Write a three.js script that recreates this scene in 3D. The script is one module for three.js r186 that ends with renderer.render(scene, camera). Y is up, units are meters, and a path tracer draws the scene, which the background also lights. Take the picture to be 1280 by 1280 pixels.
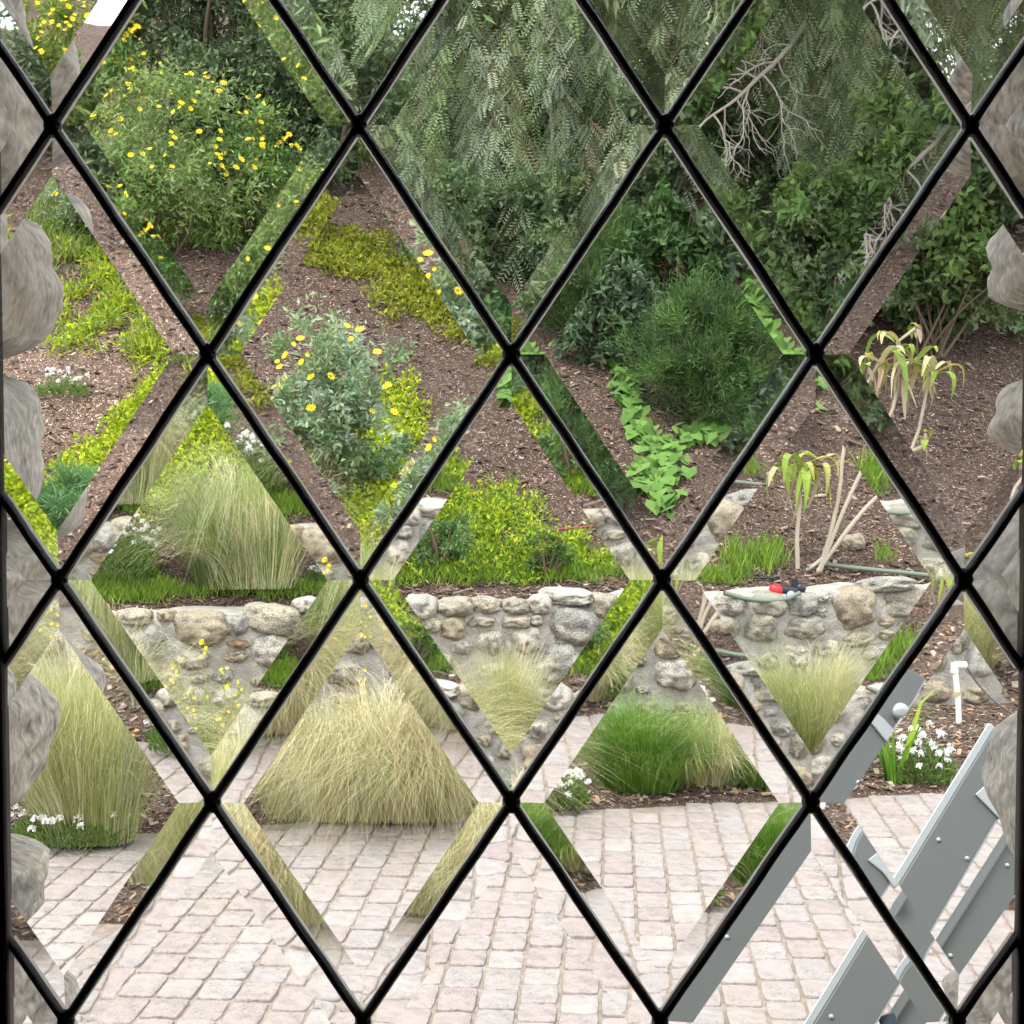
import * as THREE from 'three';
import { mergeGeometries } from 'three/addons/utils/BufferGeometryUtils.js';
import { RoundedBoxGeometry } from 'three/addons/geometries/RoundedBoxGeometry.js';
import { createNoise3D, createNoise2D } from 'simplex-noise';

// ---------------------------------------------------------------- camera, sky, sun, exposure
const scene = new THREE.Scene();
const F = 2000, EYE = 1.6, PITCH = THREE.MathUtils.degToRad(3), CP = Math.cos(PITCH), SP = Math.sin(PITCH);
const camera = new THREE.PerspectiveCamera(2 * Math.atan(640 / F) * 180 / Math.PI, 1, 0.02, 200);
camera.position.set(0, EYE, 0);
camera.rotation.x = -PITCH;

const renderer = new THREE.WebGLRenderer({ antialias: true });
renderer.toneMapping = THREE.LinearToneMapping;
renderer.toneMappingExposure = 2.6;
renderer.shadowMap.enabled = true;

function rng(seed) { let a = seed >>> 0; return () => { a = (a + 0x6d2b79f5) | 0; let t = Math.imul(a ^ (a >>> 15), 1 | a); t = (t + Math.imul(t ^ (t >>> 7), 61 | t)) ^ t; return ((t ^ (t >>> 14)) >>> 0) / 4294967296; }; }
const n3 = createNoise3D(rng(11)), n2 = createNoise2D(rng(12));
const fbm3 = (x, y, z, o = 4) => { let s = 0, a = 0.5; for (let i = 0; i < o; i++) { s += a * n3(x, y, z); x *= 2.03; y *= 2.03; z *= 2.03; a *= 0.5; } return s; };

{ // bright, thinly overcast sky
  const W = 512, H = 256, d = new Float32Array(W * H * 4);
  for (let j = 0; j < H; j++) for (let i = 0; i < W; i++) {
    const el = ((j + 0.5) / H - 0.5) * Math.PI, az = (i + 0.5) / W * 2 * Math.PI, s = Math.max(0, Math.sin(el));
    const c = fbm3(Math.cos(az) * Math.cos(el) * 2, Math.sin(el) * 3, Math.sin(az) * Math.cos(el) * 2) * 0.16;
    const l = (1.0 + 0.18 * s) * (1 + c), o = (j * W + i) * 4;
    d[o] = l * 0.97; d[o + 1] = l * 1.0; d[o + 2] = l * 1.05; d[o + 3] = 1;
  }
  const t = new THREE.DataTexture(d, W, H, THREE.RGBAFormat, THREE.FloatType);
  t.mapping = THREE.EquirectangularReflectionMapping; t.magFilter = THREE.LinearFilter; t.needsUpdate = true;
  scene.background = t; scene.environment = t;
}
const sun = new THREE.DirectionalLight(new THREE.Color(1, 0.96, 0.9), 1.4);
sun.position.set(-6, 15, -3.5); sun.target.position.set(0, 0, -8); sun.shadow.radius = 24; sun.castShadow = true; sun.name = 'sun';
Object.assign(sun.shadow.camera, { left: -16, right: 16, top: 16, bottom: -16, near: 1, far: 60 }); sun.shadow.mapSize.set(2048, 2048);
scene.add(sun, sun.target);

// ---------------------------------------------------------------- helpers
const V = (x, y, z) => new THREE.Vector3(x, y, z), lerp = THREE.MathUtils.lerp, clamp = THREE.MathUtils.clamp;
const used = {};
function numbered(name) { const k = used[name] = (used[name] ?? -1) + 1; return k ? name + '_' + String(k).padStart(3, '0') : name; }
// a pixel of the 1280 x 1280 photograph at the distance Z (metres along -z)
function at(px, py, Z) { const x = (px - 640) / F, y = (640 - py) / F, dz = CP + y * SP; return V(x / dz * Z, EYE + (y * CP - SP) / dz * Z, -Z); }
const ground = (px, py, h = 0) => { const a = at(px, py, 1); return at(px, py, (h - EYE) / (a.y - EYE)); };
function shadow(o) { o.castShadow = true; o.receiveShadow = true; return o; }
function mesh(name, geo, mat, parent) { const m = shadow(new THREE.Mesh(geo, mat)); m.name = name; if (parent) parent.add(m); return m; }
function thing(name, label, category, group, pos) {
  const o = new THREE.Group(); o.name = numbered(name); o.userData = { label, category }; if (group) o.userData.group = group;
  if (pos) o.position.copy(pos); scene.add(o); return o;
}
function structure(name, geo, mat) { const m = mesh(name, geo, mat); m.userData.kind = 'structure'; scene.add(m); return m; }
const C = (r, g, b) => new THREE.Color().setRGB(r, g, b);
function mat(rgb, roughness = 0.85, more = {}) { const m = new THREE.MeshStandardMaterial({ roughness, ...more }); m.color.setRGB(...rgb); return m; }
const leafMat = new THREE.MeshPhysicalMaterial({ vertexColors: true, roughness: 0.75, transmission: 0.3, thickness: 0, specularIntensity: 0.5, side: THREE.DoubleSide });
const dryMat = new THREE.MeshStandardMaterial({ vertexColors: true, roughness: 0.85, side: THREE.DoubleSide });
function tube(pts, r0, r1, seg = 12, rad = 6) { // tapered tube
  const g = new THREE.TubeGeometry(new THREE.CatmullRomCurve3(pts), seg, 1, rad, false), p = g.attributes.position, n = g.attributes.normal;
  for (let i = 0; i <= seg; i++) { const r = lerp(r0, r1, i / seg); for (let j = 0; j <= rad; j++) { const k = i * (rad + 1) + j; p.setXYZ(k, p.getX(k) + n.getX(k) * (r - 1), p.getY(k) + n.getY(k) * (r - 1), p.getZ(k) + n.getZ(k) * (r - 1)); } }
  return g;
}
function plainGeo(g) { const q = g.index ? g.toNonIndexed() : g.clone(); for (const k of Object.keys(q.attributes)) if (!['position', 'normal'].includes(k)) q.deleteAttribute(k); return q; }
function colored(g, c) { const q = plainGeo(g), n = q.attributes.position.count, a = new Float32Array(n * 3); for (let i = 0; i < n; i++) { a[i * 3] = c[0]; a[i * 3 + 1] = c[1]; a[i * 3 + 2] = c[2]; } q.setAttribute('color', new THREE.BufferAttribute(a, 3)); return q; }
// collects leaf-sized faces into one mesh
class Leaves {
  constructor() { this.p = []; this.c = []; }
  tri(a, b, c, nn, col) { this.p.push(a.x, a.y, a.z, b.x, b.y, b.z, c.x, c.y, c.z); for (let i = 0; i < 3; i++) { this.c.push(col[0], col[1], col[2]); } }
  leaf(o, dir, side, len, wid, col, fold = 0.25) { // folded rhombus
    const nn = V().crossVectors(dir, side).normalize(), m = o.clone().addScaledVector(dir, len * 0.45).addScaledVector(nn, wid * fold), t = o.clone().addScaledVector(dir, len);
    const l = m.clone().addScaledVector(side, -wid / 2), r = m.clone().addScaledVector(side, wid / 2);
    this.tri(o, r, t, nn, col); this.tri(o, t, l, nn, col);
  }
  blade(pts, w0, col, side) { // tapering ribbon
    const N = pts.length - 1;
    for (let i = 0; i < N; i++) {
      const a = pts[i], b = pts[i + 1], wa = w0 * (1 - i / N * 0.9) / 2, wb = w0 * (1 - (i + 1) / N * 0.9) / 2, nn = V().subVectors(b, a).cross(side).normalize();
      const a0 = a.clone().addScaledVector(side, -wa), a1 = a.clone().addScaledVector(side, wa), b0 = b.clone().addScaledVector(side, -wb), b1 = b.clone().addScaledVector(side, wb);
      this.tri(a0, a1, b1, nn, col); this.tri(a0, b1, b0, nn, col);
    }
  }
  build(name, m, parent) {
    const g = new THREE.BufferGeometry();
    g.setAttribute('position', new THREE.Float32BufferAttribute(this.p, 3)); g.setAttribute('color', new THREE.Float32BufferAttribute(this.c, 3));
    return mesh(name, g, m, parent);
  }
}
function randDir(r) { const z = r() * 2 - 1, a = r() * Math.PI * 2, s = Math.sqrt(1 - z * z); return V(Math.cos(a) * s, z, Math.sin(a) * s); }
const jit = (c, r, k = 0.25) => { const f = 1 + (r() - 0.5) * 2 * k, h = 1 + (r() - 0.5) * k * 0.7; return [c[0] * f * h, c[1] * f, c[2] * f / h]; };
const pick = (a, r) => a[Math.floor(r() * a.length)];
function perp(d, r) { return V().crossVectors(d, randDir(r)).normalize(); }

// ---------------------------------------------------------------- textures
function noiseTexture(size, fn, srgb) {
  const d = new Uint8Array(size * size * 4);
  for (let j = 0; j < size; j++) for (let i = 0; i < size; i++) { const v = fn(i / size, j / size), o = (j * size + i) * 4; for (let c = 0; c < 3; c++) d[o + c] = clamp(Math.round((Array.isArray(v) ? v[c] : v) * 255), 0, 255); d[o + 3] = 255; }
  const t = new THREE.DataTexture(d, size, size); t.wrapS = t.wrapT = THREE.RepeatWrapping; t.magFilter = THREE.LinearFilter; t.minFilter = THREE.LinearMipmapLinearFilter; t.generateMipmaps = true;
  if (srgb) t.colorSpace = THREE.SRGBColorSpace; t.needsUpdate = true; return t;
}
// noise that repeats over the unit square (two circles in 4D approximated by blending)
function tile(u, v, f, seed, o = 4) {
  const g = (a, b) => fbm3(a * f + seed, b * f - seed, seed * 1.7, o), su = u * u * (3 - 2 * u), sv = v * v * (3 - 2 * v);
  return lerp(lerp(g(u, v), g(u - 1, v), su), lerp(g(u, v - 1), g(u - 1, v - 1), su), sv);
}
const paverMap = noiseTexture(512, (u, v) => { const a = tile(u, v, 5, 3, 4), b = tile(u, v, 60, 7, 2), c = Math.max(0, tile(u, v, 16, 9, 3) - 0.18); const l = 0.87 + a * 0.14 + b * 0.12 - c * 0.35; return [l, l * (0.99 - a * 0.02), l * (0.975 - a * 0.03)]; }, true);
const paverBump = noiseTexture(512, (u, v) => 0.5 + tile(u, v, 9, 21, 5) * 0.55 + tile(u, v, 70, 5, 2) * 0.15);
const stoneMap = noiseTexture(512, (u, v) => { const a = tile(u, v, 4, 31, 4), b = tile(u, v, 45, 33, 3), c = Math.max(0, tile(u, v, 22, 35, 3) - 0.1), l = 0.82 + a * 0.22 + b * 0.3 - c * 0.5; return [l, l * (0.985 - a * 0.04), l * (0.95 - a * 0.09)]; }, true);
const stoneBump = noiseTexture(512, (u, v) => 0.55 + tile(u, v, 7, 41, 5) * 0.45 + tile(u, v, 48, 43, 3) * 0.3 - Math.max(0, tile(u, v, 20, 45, 3) - 0.05) * 0.8);
const mortarMap = noiseTexture(512, (u, v) => { const a = tile(u, v, 6, 51, 5), b = tile(u, v, 70, 53, 2), l = 0.86 + a * 0.2 + b * 0.16; return [l, l * 0.985, l * 0.955]; }, true);
const mortarBump = noiseTexture(512, (u, v) => 0.5 + tile(u, v, 10, 61, 5) * 0.5 + tile(u, v, 60, 63, 2) * 0.3);
const [mulchMap, mulchBump] = (() => { // shredded bark: thousands of chips
  const S = 1024, r = rng(71), cv = document.createElement('canvas'), cb = document.createElement('canvas'); cv.width = cv.height = cb.width = cb.height = S;
  const a = cv.getContext('2d'), b = cb.getContext('2d'); a.fillStyle = 'rgb(66,50,41)'; a.fillRect(0, 0, S, S); b.fillStyle = '#222'; b.fillRect(0, 0, S, S);
  for (let i = 0; i < 15000; i++) {
    const x = r() * S, y = r() * S, l = 4 + r() * r() * 30, w = 1.5 + r() * 5, t = r() * Math.PI, k = r(), f = 0.5 + r() * 0.6;
    const col = k < 0.06 ? [205, 188, 170] : k < 0.35 ? [150, 122, 104] : k < 0.7 ? [112, 86, 70] : [84, 62, 50], h = 60 + Math.floor(i / 15000 * 150 + r() * 40);
    for (const ox of [-S, 0, S]) for (const oy of [-S, 0, S]) {
      if (x + ox < -40 || x + ox > S + 40 || y + oy < -40 || y + oy > S + 40) continue;
      for (const [ctx, st] of [[a, `rgb(${col.map((c) => Math.round(c * f + 20)).join()})`], [b, `rgb(${h},${h},${h})`]]) { ctx.save(); ctx.translate(x + ox, y + oy); ctx.rotate(t); ctx.fillStyle = st; ctx.fillRect(-l / 2, -w / 2, l, w); ctx.restore(); }
    }
  }
  const A = new THREE.CanvasTexture(cv), B = new THREE.CanvasTexture(cb); A.colorSpace = THREE.SRGBColorSpace;
  for (const t of [A, B]) t.wrapS = t.wrapT = THREE.RepeatWrapping; return [A, B];
})();

// ---------------------------------------------------------------- terrain: patio, planting bed, hill
const edgeZ = (x) => 6.5 + 0.2 * x + 0.03 * n2(x * 1.3, 4);            // far edge of the paving
const wallZ = (x) => 8.2 + 0.22 * x;                                    // face of the retaining wall
const wallH = (x) => 0.715 + 0.012 * x;                                 // its top
const RIDGE = 24.5;
function hillH(x, Z) {
  const s = Z - wallZ(x) - 0.28, k = Math.max(0, Math.min(Z, RIDGE) - wallZ(x) - 0.28);
  let h = wallH(x) - 0.06 + 0.5 * k + 0.10 * n2(x * 0.5, Z * 0.5) * Math.min(1, k) + 0.03 * n2(x * 2.1, Z * 2.1) * Math.min(1, k * 2 + 0.2);
  if (s < 0) h = wallH(x) - 0.06;
  if (Z > RIDGE) h -= 0.25 * (Z - RIDGE);
  return h;
}
function hill(px, py) { // where the ray through a pixel meets the hill
  const a = at(px, py, 1);
  for (let Z = 7.2; Z < 26; Z += 0.04) { const x = a.x * Z; if (Z > wallZ(x) + 0.25 && EYE + (a.y - EYE) * Z < hillH(x, Z)) return V(x, hillH(x, Z), -Z); }
  return V(a.x * 24, hillH(a.x * 24, 24), -24);
}
const bedH = (x, Z) => { const t = clamp((Z - edgeZ(x)) / (wallZ(x) - edgeZ(x)), 0, 1); return 0.032 + 0.05 * t + 0.012 * n2(x * 2, Z * 2); };
function bed(px, py) { let p = ground(px, py, 0.04); p = ground(px, py, bedH(p.x, -p.z)); return p; }
function sheet(x0, x1, nx, nz, zs, hf, uvm, tint) { // grid of terrain; zs(x, t) gives the distance
  const p = [], uv = [], c = [], idx = [];
  for (let j = 0; j <= nz; j++) for (let i = 0; i <= nx; i++) {
    const x = lerp(x0, x1, i / nx), Z = zs(x, j / nz), k = tint ? tint(x, Z) : [1, 1, 1]; p.push(x, hf(x, Z), -Z); uv.push(x / uvm, Z * 1.12 / uvm); c.push(...k);
    if (i < nx && j < nz) { const a = j * (nx + 1) + i, b = a + nx + 1; idx.push(a, a + 1, b, b, a + 1, b + 1); }
  }
  const g = new THREE.BufferGeometry(); g.setAttribute('position', new THREE.Float32BufferAttribute(p, 3)); g.setAttribute('uv', new THREE.Float32BufferAttribute(uv, 2)); g.setAttribute('color', new THREE.Float32BufferAttribute(c, 3)); g.setIndex(idx); g.computeVertexNormals(); return g;
}
const soilMat = new THREE.MeshStandardMaterial({ map: mulchMap, bumpMap: mulchBump, bumpScale: 0.012, roughness: 1, vertexColors: true });
const sandC = hill(85, 465), sandD = hill(120, 520);
const sandy = (x, Z) => { const d = Math.min(Math.hypot(x - sandC.x, (Z + sandC.z) * 0.8), Math.hypot(x - sandD.x, Z + sandD.z) + 0.3) + 0.25 * n2(x * 3, Z * 3); return d < 0.55 ? [1.7, 1.75, 1.7] : d < 0.8 ? [1.4, 1.35, 1.25] : [1, 1, 1]; };
structure('ground', new THREE.PlaneGeometry(120, 120).rotateX(-Math.PI / 2).translate(0, -0.06, 0), mat([0.2, 0.17, 0.14], 1));
structure('hill', sheet(-22, 22, 220, 150, (x, t) => wallZ(x) + 0.12 + t * (1 - 0.35 * (1 - t)) * 24, hillH, 1.1, sandy), soilMat);
structure('planting_bed', sheet(-5, 6, 110, 20, (x, t) => lerp(edgeZ(x) - 0.03, wallZ(x) + 0.1, t), (x, Z) => bedH(x, Z) - (Z < edgeZ(x) ? 0.03 : 0), 1.0), soilMat);

// ---------------------------------------------------------------- paving
{
  const r = rng(101), YAW = -0.062, cs = Math.cos(YAW), sn = Math.sin(YAW), PW = 0.113;
  const jointMat = mat([0.37, 0.32, 0.275], 1, { map: mortarMap, bumpMap: mortarBump, bumpScale: 0.006 });
  const patio = structure('patio', sheet(-5, 6, 80, 30, (x, t) => lerp(0.95, edgeZ(x), t), () => 0.0155, 0.4), jointMat);
  const tones = [[0.425, 0.375, 0.355], [0.445, 0.395, 0.378], [0.415, 0.36, 0.34], [0.455, 0.42, 0.40], [0.43, 0.38, 0.352], [0.42, 0.388, 0.374]].map((c) => mat(c, 0.8, { map: paverMap, bumpMap: paverBump, bumpScale: 0.010 }));
  const variants = [];
  for (let k = 0; k < 14; k++) { // unit paver 1 x 1, rounded and uneven
    const N = 20, outline = [];
    for (let i = 0; i < N; i++) {
      const a = (i + 0.5) / N * Math.PI * 2, c = Math.cos(a), s = Math.sin(a), q = 1 / Math.pow(Math.pow(Math.abs(c), 11) + Math.pow(Math.abs(s), 11), 1 / 11);
      outline.push([0.5 * c * q * (0.975 + 0.05 * (r() - 0.5)), 0.5 * s * q * (0.975 + 0.04 * (r() - 0.5))]);
    }
    const p = [], uv = [], idx = [], ou = r(), ov = r();
    const ring = (k, y) => outline.forEach(([x, z]) => { const w = y + (k < 0.97 ? (r() - 0.5) * 0.003 : 0); p.push(x * k, w, z * k); uv.push(x * k * 0.3 + ou, z * k * 0.5 + ov); });
    ring(1, -0.01); ring(1, 0.016); ring(0.96, 0.0225); ring(0.6, 0.024); p.push(0, 0.024, 0); uv.push(ou, ov);
    for (let m = 0; m < 3; m++) for (let i = 0; i < N; i++) { const j = (i + 1) % N, a = m * N; idx.push(a + i, a + N + i, a + j, a + j, a + N + i, a + N + j); }
    for (let i = 0; i < N; i++) idx.push(3 * N + i, 4 * N, 3 * N + (i + 1) % N);
    const g = new THREE.BufferGeometry(); g.setAttribute('position', new THREE.Float32BufferAttribute(p, 3)); g.setAttribute('uv', new THREE.Float32BufferAttribute(uv, 2)); g.setIndex(idx); g.computeVertexNormals(); variants.push(g);
  }
  const list = [];
  for (let c = -34; c <= 34; c++) {
    let Z = 1.0 + r() * 0.2;
    while (Z < 8.2) {
      const len = 0.135 + r() * 0.065, zc = Z + len / 2, u = c * PW + 0.03, x = u * cs - zc * sn, zz = zc * cs + u * sn * 0; Z += len;
      if (zz + len / 2 > edgeZ(x) + 0.03 || Math.abs(x) > 3.2) continue;
      list.push({ x, Z: zz, len: len - 0.006, g: pick(variants, r), m: Math.floor(r() * tones.length), y: (r() - 0.5) * 0.006, t: (r() - 0.5) * 0.03, flip: r() < 0.5, rx: (r() - 0.5) * 0.02, rz: (r() - 0.5) * 0.03 });
    }
  }
  const seen = (p) => { const u = 640 + p.x / p.Z * F; return u > -30 && u < 1310 && p.Z > 4.1; };
  const own = new Set(list.filter(seen).sort((a, b) => a.Z - b.Z).slice(0, 300)), rest = [];
  const mtx = (p) => new THREE.Matrix4().compose(V(p.x, p.y, -p.Z), new THREE.Quaternion().setFromEuler(new THREE.Euler(p.rx, YAW + p.t + (p.flip ? Math.PI : 0), p.rz)), V(PW - 0.0055, 1, p.len));
  tones.forEach((m, k) => {
    const gs = [];
    for (const p of list) { if (p.m !== k) continue; if (own.has(p)) { const o = mesh(numbered('paver'), p.g, m, patio); o.applyMatrix4(mtx(p)); } else gs.push(p.g.clone().applyMatrix4(mtx(p))); }
    rest.push(gs);
  });
  const all = mergeGeometries(rest.map((gs) => mergeGeometries(gs)), true), o = mesh('paver_field', all, tones, patio); o.userData.kind = 'stuff';
}

// ---------------------------------------------------------------- stones
function rock(sx, sy, sz, seed, detail = 3, rough = 0.12, box = 2.6, oct = 4) {
  const g = plainGeo(new THREE.IcosahedronGeometry(1, detail)), p = g.attributes.position, uv = new Float32Array(p.count * 2), nn = [];
  const sq = (x, y, z) => { const q = Math.pow(Math.pow(Math.abs(x), box) + Math.pow(Math.abs(y), box) + Math.pow(Math.abs(z), box), -1 / box), k = q * (1 + rough * fbm3(x * 1.3 + seed * 3.1, y * 1.3 - seed, z * 1.3 + seed, oct)); return V(x * k * sx, y * k * sy, z * k * sz); };
  for (let i = 0; i < p.count; i++) {
    const d = V().fromBufferAttribute(p, i).normalize(), t1 = Math.abs(d.y) < 0.9 ? V(0, 1, 0).cross(d).normalize() : V(1, 0, 0).cross(d).normalize(), t2 = V().crossVectors(d, t1), e = 0.05;
    const a = sq(d.x, d.y, d.z), b = d.clone().addScaledVector(t1, e).normalize(), c = d.clone().addScaledVector(t2, e).normalize();
    const n = sq(b.x, b.y, b.z).sub(a).cross(sq(c.x, c.y, c.z).sub(a)).normalize(); p.setXYZ(i, a.x, a.y, a.z); nn.push(n.x, n.y, n.z); 
  }
  for (let i = 0; i < p.count; i += 3) { // each face takes the texture from the side it faces most
    const A = V().fromBufferAttribute(p, i), f = V().fromBufferAttribute(p, i + 1).sub(A).cross(V().fromBufferAttribute(p, i + 2).sub(A)), ax = Math.abs(f.x), ay = Math.abs(f.y), az = Math.abs(f.z);
    for (let j = i; j < i + 3; j++) { const x = p.getX(j), y = p.getY(j), z = p.getZ(j), [a, b] = ax > ay && ax > az ? [z, y] : ay > az ? [x, z] : [x, y]; uv[j * 2] = a * 2.2 + seed; uv[j * 2 + 1] = b * 2.2 + seed * 0.37; }
  }
  g.setAttribute('normal', new THREE.Float32BufferAttribute(nn, 3)); g.setAttribute('uv', new THREE.BufferAttribute(uv, 2)); return g;
}
const stoneMats = {}; // one material per colour
function stoneMat(key, rgb) { return stoneMats[key] ??= mat(rgb, 0.92, { map: stoneMap, bumpMap: stoneBump, bumpScale: 0.008 }); }
const ST = { pale: [0.60, 0.58, 0.53], beige: [0.55, 0.51, 0.42], tan: [0.50, 0.44, 0.34], grey: [0.48, 0.48, 0.45], olive: [0.45, 0.44, 0.37], rust: [0.52, 0.37, 0.22], white: [0.68, 0.66, 0.62] };

// garden retaining wall
{
  const r = rng(201), w = thing('retaining_wall', 'low garden wall of rounded field stones set in pale mortar below the hill', 'stone wall');
  const mg = (() => { // mortar body: displaced face and top
    const nx = 150, ny = 14, p = [], uv = [], idx = [], x0 = -5, x1 = 6;
    for (let i = 0; i <= nx; i++) for (let j = 0; j <= ny; j++) {
      const x = lerp(x0, x1, i / nx), H = wallH(x) - 0.015 + 0.02 * n2(x * 3, 9), t = j / ny; let y, d;
      if (t < 0.7) { y = lerp(-0.15, H - 0.02, t / 0.7); d = 0; } else { const q = (t - 0.7) / 0.3; y = H - 0.02 + 0.02 * Math.min(1, q * 4); d = 0.32 * q; }
      const Z = wallZ(x) + d + 0.012 * n3(x * 5, y * 5, 3) + 0.006 * n3(x * 14, y * 14, 8); p.push(x, y + 0.008 * n3(x * 7, d * 7, 5), -Z); uv.push(x / 0.6, (y + d) / 0.6);
      if (i < nx && j < ny) { const a = i * (ny + 1) + j, b = a + ny + 1; idx.push(a, b, a + 1, a + 1, b, b + 1); }
    }
    const g = new THREE.BufferGeometry(); g.setAttribute('position', new THREE.Float32BufferAttribute(p, 3)); g.setAttribute('uv', new THREE.Float32BufferAttribute(uv, 2)); g.setIndex(idx); g.computeVertexNormals(); return g;
  })();
  mesh('mortar', mg, mat([0.54, 0.53, 0.50], 0.95, { map: mortarMap, bumpMap: mortarBump, bumpScale: 0.012 }), w);
  const S = [[166, 772, 40, 19, 'beige'], [207, 770, 17, 14, 'tan'], [246, 787, 69, 41, 'tan'], [290, 782, 37, 22, 'grey'], [338, 775, 66, 33, 'beige'], [382, 757, 31, 19, 'white'], [182, 804, 47, 44, 'grey'], [296, 804, 28, 11, 'rust'], [238, 825, 44, 22, 'beige'], [293, 821, 31, 14, 'tan'], [335, 814, 56, 40, 'pale'], [247, 847, 28, 14, 'olive'], [207, 848, 34, 38, 'tan'], [241, 870, 34, 25, 'beige'], [279, 845, 25, 16, 'grey'],
    [446, 803, 32, 27, 'tan'], [427, 842, 50, 30, 'olive'], [466, 795, 24, 30, 'grey'], [415, 775, 30, 24, 'pale'], [450, 768, 34, 22, 'beige'], [489, 765, 34, 26, 'pale'],
    [526, 761, 40, 31, 'pale'], [568, 760, 42, 23, 'beige'], [607, 757, 34, 20, 'beige'], [644, 759, 33, 19, 'olive'], [676, 756, 28, 20, 'pale'], [707, 746, 62, 17, 'white'], [752, 758, 38, 28, 'beige'], [536, 781, 34, 23, 'beige'], [565, 786, 34, 28, 'tan'], [600, 777, 34, 13, 'beige'], [643, 777, 38, 15, 'beige'], [671, 776, 16, 14, 'grey'], [713, 782, 62, 47, 'grey'], [612, 802, 36, 31, 'pale'], [658, 801, 41, 31, 'pale'], [691, 832, 66, 47, 'grey'], [728, 811, 25, 19, 'pale'], [577, 808, 28, 19, 'pale'], [790, 752, 40, 26, 'white'], [825, 760, 34, 30, 'grey'],
    [835, 806, 41, 32, 'tan'], [841, 842, 59, 38, 'pale'], [801, 825, 19, 19, 'olive'], [790, 790, 40, 30, 'pale'], [865, 768, 36, 30, 'beige'], [770, 850, 40, 34, 'pale'],
    [914, 757, 38, 24, 'grey'], [959, 756, 48, 27, 'olive'], [1003, 756, 38, 27, 'grey'], [1027, 746, 27, 14, 'white'], [1065, 761, 57, 46, 'tan'], [1129, 754, 64, 34, 'olive'], [1108, 732, 66, 18, 'grey'], [908, 783, 34, 27, 'olive'], [950, 785, 41, 34, 'olive'], [1000, 785, 57, 26, 'olive'], [1069, 799, 45, 21, 'beige'], [1106, 777, 24, 13, 'tan'], [1106, 792, 24, 14, 'beige'], [1027, 765, 18, 14, 'grey'], [1131, 784, 21, 16, 'grey'], [1032, 810, 31, 20, 'pale'], [1091, 815, 38, 20, 'grey'], [1197, 798, 31, 34, 'olive'], [1222, 828, 44, 38, 'grey'], [1166, 866, 45, 29, 'tan'], [1185, 756, 44, 32, 'grey'], [1235, 770, 44, 40, 'olive'], [1170, 825, 28, 34, 'olive'], [1216, 868, 40, 24, 'tan'], [995, 820, 36, 26, 'pale'], [960, 825, 30, 24, 'olive']];
  const placed = [];
  function add(x, y, rx, ry, key) {
    const depth = Math.min(0.13, 0.6 * Math.min(rx, ry) + 0.045), g = rock(rx, ry, depth, placed.length * 1.7 + 1, rx > 0.12 ? 4 : 3, 0.2, 2.3 + r() * 1.2), m = mesh(numbered('stone'), g, stoneMat(key, ST[key]), w);
    m.position.set(x, y, -(wallZ(x) + depth * 0.55)); m.rotation.set((r() - 0.5) * 0.2, -0.2, (r() - 0.5) * 0.25); placed.push([x, y, rx, ry]);
  }
  for (const [px, py, ww, hh, key] of S) { let Z = 8.2; for (let i = 0; i < 4; i++) Z = wallZ(at(px, py, Z).x); const p = at(px, py, Z), k = Z / F; add(p.x, p.y, ww / 2 * k * 1.14, hh / 2 * k * 1.14, key); }
  const keys = Object.keys(ST).filter((k) => k !== 'rust');
  for (let i = 0; i < 6000 && placed.length < 280; i++) { // the rest of the wall, hidden by grass or out of the picture
    const x = -4.8 + r() * 10.4, y = 0.02 + r() * (wallH(x) - 0.08), rx = (i < 2500 ? 0.07 : 0.04) + r() * 0.05, ry = rx * (0.5 + r() * 0.35);
    if (placed.some(([a, b, c, d]) => Math.abs(a - x) < (c + rx) * 0.96 && Math.abs(b - y) < (d + ry) * 0.96 && ((a - x) / (c + rx)) ** 2 + ((b - y) / (d + ry)) ** 2 < 1)) continue;
    add(x, y, rx, ry, pick(keys, r));
  }
}

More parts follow.
